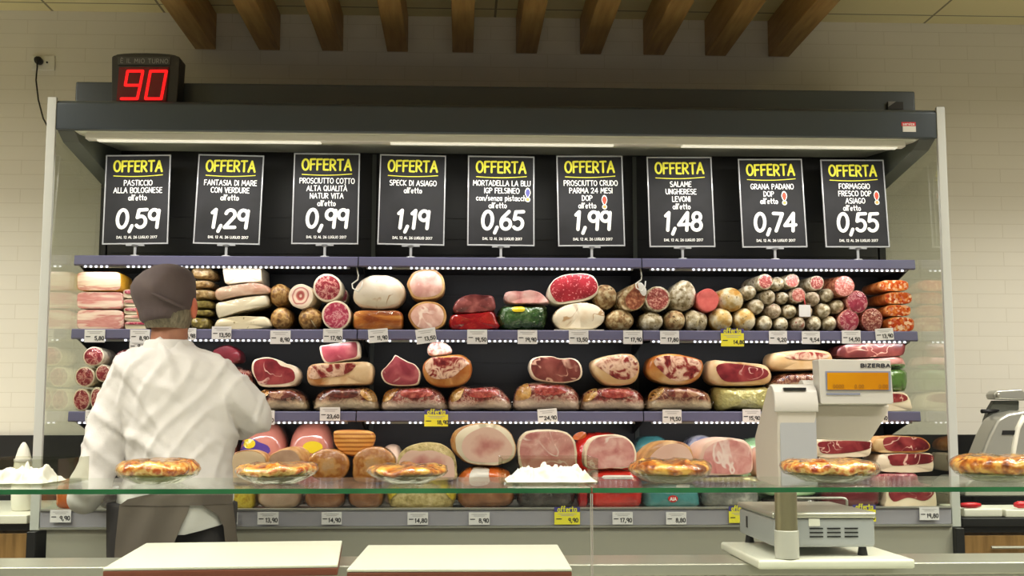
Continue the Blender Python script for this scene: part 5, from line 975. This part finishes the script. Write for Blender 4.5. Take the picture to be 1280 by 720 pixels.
scn = obj('screen', prism_y([dp(1033.5, 465.8), dp(1110, 465.8), dp(1110.3, 487.2), dp(1034, 487.2)], YH-.003, YH-.0017), 'lcd', dh)
g = []
for px_, s in ((1041, '0000'), (1068, '0.00'), (1098, '0.00')):
    a, b = dp(px_, 485.2); tp, tw = text(s, .0085, track=.25); g.append(ink(shift(tp, a, b), .0009, lambda u, v: (u, YH-.0034, v), 5))
obj('screen_lettering', merge(*g), 'lcd_text', scn)
a, b = dp(1033, 493.5); obj('blue_strip', box(a, dp(1075, 490)[0], YH-.0015, YH-.0002, b, b+.004), 'blue_grey', dh)
tp, tw = text('BIZERBA', .0080, track=.3, xs=1.5); a, b = dp(1076, 459.5); k = (dp(1112.5, 459)[0]-a)/tw
obj('maker_lettering', ink(shift([[(x*k, y) for x, y in p] for p in tp], a, b+.001), .00145, lambda u, v: (u, YH-.001, v), 6), 'ink', dh)
cx_, cz_ = at(1060, 492, YH+.075); obj('drum', tube([(at(1012, 492, YH)[0], YH+.075, cz_), (at(1117, 492, YH)[0], YH+.075, cz_), (at(1121, 492, YH)[0], YH+.075, cz_), (at(1123.5, 492, YH)[0], YH+.075, cz_)], [.034, .034, .028, .014], 24), 'scale_white', scl, smooth=True, ang=60)
obj('head_arm', prism_y([at(1018, 506, YH+.05), at(1114, 506, YH+.05), at(1109, 520, YH+.05), at(1089, 552, YH+.05), at(1018, 549, YH+.05)], YH+.0555, YH+.15), 'scale_beige', scl, bevel=.006)

# baked trays in film on the glass shelf
def baked(px, y0, y1, hw, label, top='pie_top', tilt=0):
    Y = 2.42; x, _ = at(px, 600, Y); W = at(px+hw, 600, Y)[0]-x
    h = (601-(y0+y1)/2)/FPX*Y; zt_ = SZ+(601-y0)/FPX*Y-.002
    r = empty('baked_dish', (x, Y, SZ), label, 'baked dish', 'film-wrapped baked dishes on the glass shelf')
    rim = SZ+(zt_-SZ)*.48
    rim = SZ+.014
    secs = [(x, Y, SZ+.0005, W*.52, .06), (x, Y, SZ+.003, W*.56, .065), (x, Y, rim, W*.84, .10), (x, Y, rim+.001, W*.88, .104), (x, Y, rim+.002, W*.82, .098)]
    obj('plate', loft(secs, 40), 'green_plate', r, smooth=True, ang=40)
    hh = zt_-rim
    def lump(V, a1, sd): return [(a+a1*noise.noise(Vector((a*38+sd, b*38, c*50))), b+a1*noise.noise(Vector((a*40+9, b*40+sd, c*40))), c+tilt*(a-x)+(a1*1.3*noise.noise(Vector((a*42, b*42, px*.37+sd)))+a1*.6*noise.noise(Vector((a*110, b*110, px*.37))) if c > rim+.004 else 0)) for a, b, c in V]
    V, F = loft([(x, Y, rim+.0025, W*.80, .095), (x, Y, rim+.006, W*.95, .108), (x, Y, rim+hh*.45, W, .112), (x, Y, rim+hh*.7, W*.97, .109), (x, Y, rim+hh*.88, W*.88, .10), (x, Y, rim+hh*.93, W*.7, .08), (x, Y, rim+hh*.96, W*.35, .04)], 72)
    obj('crust', (lump(V, .006, px), F), top, r, smooth=True)
    V2, F2 = loft([(x, Y, SZ+.002, W*.60, .07), (x, Y, rim, W*.93, .108), (x, Y, rim+hh*.45, W*1.03, .116), (x, Y, rim+hh*.75, W*1.0, .113), (x, Y, rim+hh*.98, W*.86, .10), (x, Y, rim+hh*1.06, W*.55, .07), (x, Y, rim+hh*1.08, W*.25, .04)], 72)
    obj('film', (lump(V2, .005, px), F2), 'film', r, smooth=True)
baked(198, 573, 592, 49, 'golden baked dish in film in front of the white coat')
baked(346, 577, 594, 50, 'baked dish in film right of the apron, below the cream-faced roll', tilt=.02)
baked(510, 579, 597, 49, 'browned baked dish in film in front of the herb ham', 'crust')
baked(838, 574, 593, 49, 'dark-crusted baked dish in film in front of the turkey breast', 'crust')
baked(1037, 574, 592, 58, 'long baked dish in film in front of the scale', 'pie_top', tilt=-.01)
baked(1248, 569, 589, 52, 'orange baked dish in film in front of the slicer', 'crust')
# clear boxes of gloves on the shelf
def crumple(label, px0, px1, ytop, zb, seed, peaks):
    """thin crumpled sheeting: a folded double skin heaped on the shelf"""
    n, m = 90, 34; x0, x1 = at(px0, 600, 2.4)[0], at(px1, 600, 2.4)[0]; H = (at(640, ytop, 2.4)[1]-zb); V, F = [], []
    for j in range(m+1):
        for i in range(n+1):
            u, v = i/n, j/m; x = x0+(x1-x0)*u; y = 2.33+.14*v
            p = Vector((x*34+seed, y*30, seed)); r1 = 1-abs(noise.noise(p))*2.4; r2 = 1-abs(noise.noise(p*2.3))*2.2
            e = min(1, 6*u, 6*(1-u), 5*v, 5*(1-v))
            h = H*e*(.16+.5*max(0, r1)+.26*r2)+sum(H*q*math.exp(-((u-a)/.035)**2-((v-.5)/.22)**2) for a, q in peaks)
            V.append((x+.004*noise.noise(p*1.7), y+.012*noise.noise(p*1.3), zb+.001+max(0, h)))
    for j in range(m):
        for i in range(n): k = j*(n+1)+i; F.append((k, k+1, k+n+2, k+n+1))
    N_ = len(V); V += [(x, y, zb+.0006+(z-zb)*.55) for x, y, z in V]; F += [tuple(q+N_ for q in reversed(f_)) for f_ in F]
    rim = [i for i in range(n+1)]+[j*(n+1)+n for j in range(1, m+1)]+[m*(n+1)+i for i in range(n-1, -1, -1)]+[j*(n+1) for j in range(m-1, 0, -1)]
    F += [(rim[k], rim[(k+1) % len(rim)], rim[(k+1) % len(rim)]+N_, rim[k]+N_) for k in range(len(rim))]
    o = obj('disposable_gloves', (V, F), 'white_sheet', loc=((x0+x1)/2, 2.4, zb), smooth=True); return tag(o, label, 'gloves')
crumple('crumpled white disposable gloves at the left end of the glass shelf', -24, 69, 582, SZ+.003, 3.1, [(.62, .5), (.88, .55)])
crumple('crumpled white disposable gloves in the middle of the glass shelf', 632, 743, 581, SZ+.003, 8.7, [(.45, .4), (.55, .3), (.8, .2)])
def clear_box(label, px0, px1, ytop):
    Y0, Y1 = 2.31, 2.50; x0, x1 = at(px0, 600, Y0)[0], at(px1, 600, Y0)[0]; zt_ = SZ+.05
    r = empty('clear_box', ((x0+x1)/2, 2.4, SZ), label, 'clear box')
    obj('bottom', box(x0, x1, Y0, Y1, SZ+.0003, SZ+.0025), 'acrylic', r)
    for a in ((x0, x1, Y0, Y0+.002), (x0, x1, Y1-.002, Y1), (x0, x0+.002, Y0+.0021, Y1-.0021), (x1-.002, x1, Y0+.0021, Y1-.0021)):
        obj('side_panel', box(a[0], a[1], a[2], a[3], SZ+.0026, zt_), 'acrylic', r)
clear_box('clear plastic box holding white gloves in the middle of the shelf', 627, 748, 565)
clear_box('clear plastic box with white gloves at the left end of the shelf', -30, 72, 565)

# ------------------------------------------------------------------ the person behind the counter
PY = 3.66
def pp(px, py, Y=PY): x, z = at(px, py, Y); return Vector((x, Y, z))
hc = pp(208, 380)
def R(px): return px/FPX*PY
sh_l, el_l, wr_l = pp(158, 478), pp(106, 621, 3.62), pp(116, 610, 3.86)
sh_r, el_r, wr_r = pp(274, 476), pp(315, 519, 3.70), pp(297, 530, 3.92)
hip = pp(214, 640); neck = pp(209, 430)
body = [ellipsoid((hc.x, PY+.02, hc.z+.01), (.074, .094, .098)), capsule((hc.x, PY+.05, hc.z-.06), .050, (hc.x, PY+.075, hc.z-.10), .034), ellipsoid((hc.x, PY+.118, hc.z-.02), (.013, .018, .02)),
        capsule((neck.x+.004, PY+.012, hc.z-.05), .054, (neck.x+.004, PY, neck.z-.05), .060),
        capsule((neck.x, PY+.01, neck.z-.13), .105, (hip.x, PY+.015, hip.z+.02), .112), capsule(sh_l, .045, sh_r, .045)]
for sgn in (-1, 1):
    body.append(ellipsoid((hc.x+sgn*.078, PY+.012, hc.z-.012), (.012, .022, .034)))
def arm(sh, el, wr, sgn):
    g = [capsule(sh, .044, el, .033), capsule(el, .033, wr, .027)]
    d = (wr-el).normalized(); palm = wr+d*.05; g.append(capsule(wr, .027, wr+d*.03, .030)); side_ = d.cross(Vector((0, 0, 1))).normalized()
    for k in range(4):
        b0 = wr+d*.06+side_*(k-1.5)*.019; ln = (.062, .075, .070, .055)[k]; b1 = b0+d*ln*.5+Vector((0, 0, -.006)); b2 = b1+d*ln*.38+Vector((0, 0, -.018))
        g += [capsule(wr+side_*(k-1.5)*.012, .015, b0, .011), capsule(b0, .0098, b1, .009), capsule(b1, .009, b2, .0078)]
    t0 = wr+d*.015+side_*(-sgn)*.022; t1 = t0+d*.035+side_*(-sgn)*.022; g += [capsule(t0, .013, t1, .011), capsule(t1, .0105, t1+d*.03+side_*(-sgn)*.004, .009)]
    return g
body += arm(sh_l, el_l, wr_l, -1)+arm(sh_r, el_r, wr_r, 1)
for sgn in (-1, 1):
    hx_ = hip.x+sgn*.085; body += [capsule((hx_, PY+.015, hip.z), .088, (hx_, PY+.02, .50), .058), capsule((hx_, PY+.02, .50), .056, (hx_, PY, .10), .042), capsule((hx_, PY, .045), .040, (hx_, PY+.13, .035), .032)]
person = obj('person', remeshed(merge(*body), .0065, 4), 'skin', loc=(hip.x, PY, 0), smooth=True)
tag(person, 'person seen from behind in white coat and dark cap, reaching into the case', 'person')
obj('ear', merge(*[ellipsoid((hc.x+s*.081, PY+.010, hc.z-.012), (.010, .021, .032), 16, 10) for s in (-1, 1)]), 'ear_skin', person, smooth=True)
obj('eyes', merge(*[ellipsoid((hc.x+s*.03, PY+.104, hc.z+.005), (.013, .011, .011), 12, 8) for s in (-1, 1)]), 'white_plastic', person, smooth=True)
obj('mouth', ellipsoid((hc.x, PY+.108, hc.z-.062), (.022, .006, .006), 14, 8), 'ear_skin', person, smooth=True)
# hair: close shell round the back of the head
def zpx(py): return at(208, py, PY)[1]
V, F = loft([(hc.x+.002, PY+.012, zpx(y), R(w_)/2, d_) for y, w_, d_ in ((385, 60, .090), (394, 60, .092), (401, 57, .086), (407, 53, .077), (411, 50, .068))], 48)
V = [(x+.0015*noise.noise(Vector((x*150, y*150, z*40))), y+.0015*noise.noise(Vector((x*150+4, y*150, z*40))), z) for x, y, z in V]
keep = []
for fc in F:
    c = sum((Vector(V[i]) for i in fc), Vector())/len(fc)
    if c.y < PY+.05 and len(fc) == 4: keep.append(fc)
obj('hair', (V, keep), 'hair', person, smooth=True)
# cap
secs = []
for y, xa, xb, d_ in ((401, 178, 233, .098), (397, 174, 236, .103), (390, 172, 239, .108), (384, 170, 240, .106), (375, 166, 242, .112), (366, 163.5, 243, .116), (357, 163.5, 243, .117), (348, 169, 241.5, .112), (340, 178, 238, .100), (334, 190, 231, .078), (331, 200, 222, .045)):
    a, b = at(xa, y, PY), at(xb, y, PY); secs.append(((a[0]+b[0])/2, PY+.018, a[1], (b[0]-a[0])/2, d_))
V, F = loft(secs, 72); zb0, zt0 = secs[0][2], secs[-1][2]; V2 = []
for x, y, z in V:
    u = (x-hc.x)/.09; t = (z-zb0)/(zt0-zb0)
    fold = math.exp(-(((z-(zpx(369)-.045*u*1.0)))/.012)**2)*(1 if u > -.3 else .5) if y < PY+.05 else 0
    gath = .0035*math.sin(x*420)*max(0, 1-t*3.2) if y < PY else 0
    nn_ = .008*noise.noise(Vector((x*11, y*11, z*14)))+.004*noise.noise(Vector((x*24, y*24, z*24+3)))
    k = 1+(nn_+gath+.010*fold)/.1
    V2.append((hc.x+(x-hc.x)*(1+(k-1)*.45), PY+.018+(y-PY-.018)*k, z+.006*u*(1-t)*1.5))
cap_ = obj('cap', (V2, F), 'cap_cloth', person, smooth=True)
a = pp(229, 385.5); obj('cap_strap', tube([(pp(197, 368).x, PY-.098, pp(197, 368).z), (pp(212, 376).x, PY-.096, pp(212, 376).z), (pp(226, 383).x, PY-.083, pp(226, 383).z), (pp(236, 387).x, PY-.055, pp(236, 387).z)], [.0035, .006, .006, .0045], 10), 'cap_cloth', cap_, smooth=True)
# coat
secs = []
for y, xa, xb, d_, cy in ((427, 183, 237, .062, .006), (432, 180, 241, .068, .006), (437, 170, 250, .075, .006), (444, 157, 266, .088, .005), (454, 144, 284, .100, .005), (466, 137, 294, .110, .008), (485, 140, 296, .118, .012), (510, 146, 294, .124, .014), (540, 155, 291, .126, .015), (570, 160, 289, .126, .015), (595, 158, 288, .128, .014), (612, 150, 287, .132, .012), (628, 145, 286, .134, .012), (640, 146, 285, .133, .012)):
    a, b = at(xa, y, PY), at(xb, y, PY); secs.append(((a[0]+b[0])/2, PY+cy, a[1], (b[0]-a[0])/2, d_))
dense = []
for s0, s1 in zip(secs, secs[1:]): dense += [tuple(p+(q-p)*t for p, q in zip(s0, s1)) for t in (0, .5)]
dense.append(secs[-1])
coat = [loft(dense, 48)]
def sleeve(pts): return tube([p for p, r in pts], [r for p, r in pts], 18)
def sphere(p, r): return ellipsoid(p, (r, r, r), 18, 12)
sl_l = [(pp(157, 480), .055), (pp(145, 508), .057), (pp(135, 540), .058), (pp(126, 575, 3.64), .058), (pp(112, 608, 3.61), .053), (pp(106, 622, 3.62), .050), (pp(108, 620, 3.67), .048), (pp(113, 614, 3.76), .043), (pp(116, 611, 3.84), .040)]
sl_r = [(pp(275, 478), .056), (pp(290, 493), .058), (pp(304, 507, 3.68), .057), (pp(317, 519, 3.70), .053), (pp(314, 522, 3.75), .051), (pp(305, 525, 3.83), .046), (pp(299, 528, 3.90), .042)]
for s_ in (sl_l, sl_r): coat += [sleeve(s_)]+[sphere(p, r*.985) for p, r in s_[:6]]
coat += [sphere(pp(160, 474), .050), sphere(pp(276, 472), .050)]
V, F = remeshed(merge(*coat), .0085, 5)
def folds(v):
    x, y, z = v; s = 0
    # long soft folds: diagonal over the back, slanting on the sleeves
    n1 = noise.noise(Vector((x*8+z*7.0, y*3, z*2.4-x*2.2))); k = min(1, max(.15, (z-hip.z+.02)/.16)); s += .011*k*max(0, 1-abs(n1)*4)
    n2 = noise.noise(Vector((x*13-z*8+4, y*6, z*3.5+x*2))); s += .007*k*max(0, 1-abs(n2)*4)
    n3 = noise.noise(Vector((x*22+z*26, y*16, z*8))); s += .003*k*max(0, 1-abs(n3)*3)
    return s-.004
bm = bmesh.new(); vs = [bm.verts.new(v) for v in V]; [bm.faces.new([vs[i] for i in f_]) for f_ in F]; bmesh.ops.recalc_face_normals(bm, faces=bm.faces); bm.normal_update()
V = [tuple(v.co+v.normal*(.004+folds(v.co))) for v in bm.verts]; F = [tuple(v.index for v in f_.verts) for f_ in bm.faces] if not bm.verts.index_update() else 0; bm.free()
ctm = obj('coat', (V, F), 'coat', person, smooth=True)
V, F = loft([(neck.x+.003, PY+.004, zpx(y), r, r*1.05) for y, r in ((425.5, .064), (427, .069), (431, .073), (437, .079))], 40, cap=False)
obj('collar', (V+[(neck.x+.003+(v[0]-neck.x-.003)*.93, PY+.004+(v[1]-PY-.004)*.93, v[2]) for v in V], F+[tuple(i+len(V) for i in f_) for f_ in F]), 'coat', ctm, smooth=True)
# coat tail, apron flaps
def wrap(rows, e, n=14, th=.002):
    """a cloth panel lying on the hips: rows of (py, px left, px right)"""
    V, F = [], []
    for j, (y, xa, xb) in enumerate(rows):
        cxm, am, bm_ = at(215, y, PY)[0], R(72)+e, .140+e+.012*max(0, (y-640)/60)
        for k in range(n+1):
            px = xa+(xb-xa)*k/n; x, z = at(px, y, PY-bm_*.8); u = max(-.985, min(.985, (x-cxm)/am)); V.append((x, PY+.012-bm_*math.sqrt(1-u*u)+.005*math.sin(x*60+y*.05), z))
    for j in range(len(rows)-1):
        for k in range(n): F.append((j*(n+1)+k, j*(n+1)+k+1, (j+1)*(n+1)+k+1, (j+1)*(n+1)+k))
    N_ = len(V); V += [(x, y+th, z) for x, y, z in V]; F += [tuple(i+N_ for i in reversed(f_)) for f_ in F]
    return V, F
obj('coat_tail', wrap([(610, 205, 284), (625, 205, 284), (640, 208, 281), (650, 211, 278), (658, 213, 272), (664, 215, 250), (668, 216, 232)], .012), 'coat', ctm, smooth=True)
ap = obj('apron', wrap([(632, 148, 238), (640, 147, 236), (655, 145, 229), (675, 142, 221), (700, 139, 214), (760, 136, 205), (860, 136, 200)], .022), 'apron', person, smooth=True)
obj('apron_band', wrap([(614, 205, 284), (619, 180, 284), (624, 160, 284), (631.9, 148, 284)], .024), 'apron', ap, smooth=True)
obj('apron_flap', wrap([(632, 252, 284), (645, 268, 285), (660, 275, 286), (690, 277, 288), (760, 279, 290), (860, 279, 292)], .022), 'apron', ap, smooth=True)
gs = []
for s in (-1, 1):
    hx_ = hip.x+s*.085; gs.append(tube([(hx_, PY+.015, hip.z+.03), (hx_, PY+.018, .75), (hx_, PY+.02, .5), (hx_, PY+.01, .3), (hx_, PY, .09)], [.108, .098, .085, .078, .078], 24))
obj('trousers', remeshed(merge(*gs), .012, 3), 'trousers', person, smooth=True)
for s in (-1, 1):
    hx_ = hip.x+s*.085; obj('shoe', remeshed(merge(capsule((hx_, PY-.01, .05), .048, (hx_, PY+.14, .042), .04), box(hx_-.045, hx_+.045, PY-.055, PY+.18, .001, .03)), .008, 3), 'shoe', person, smooth=True)
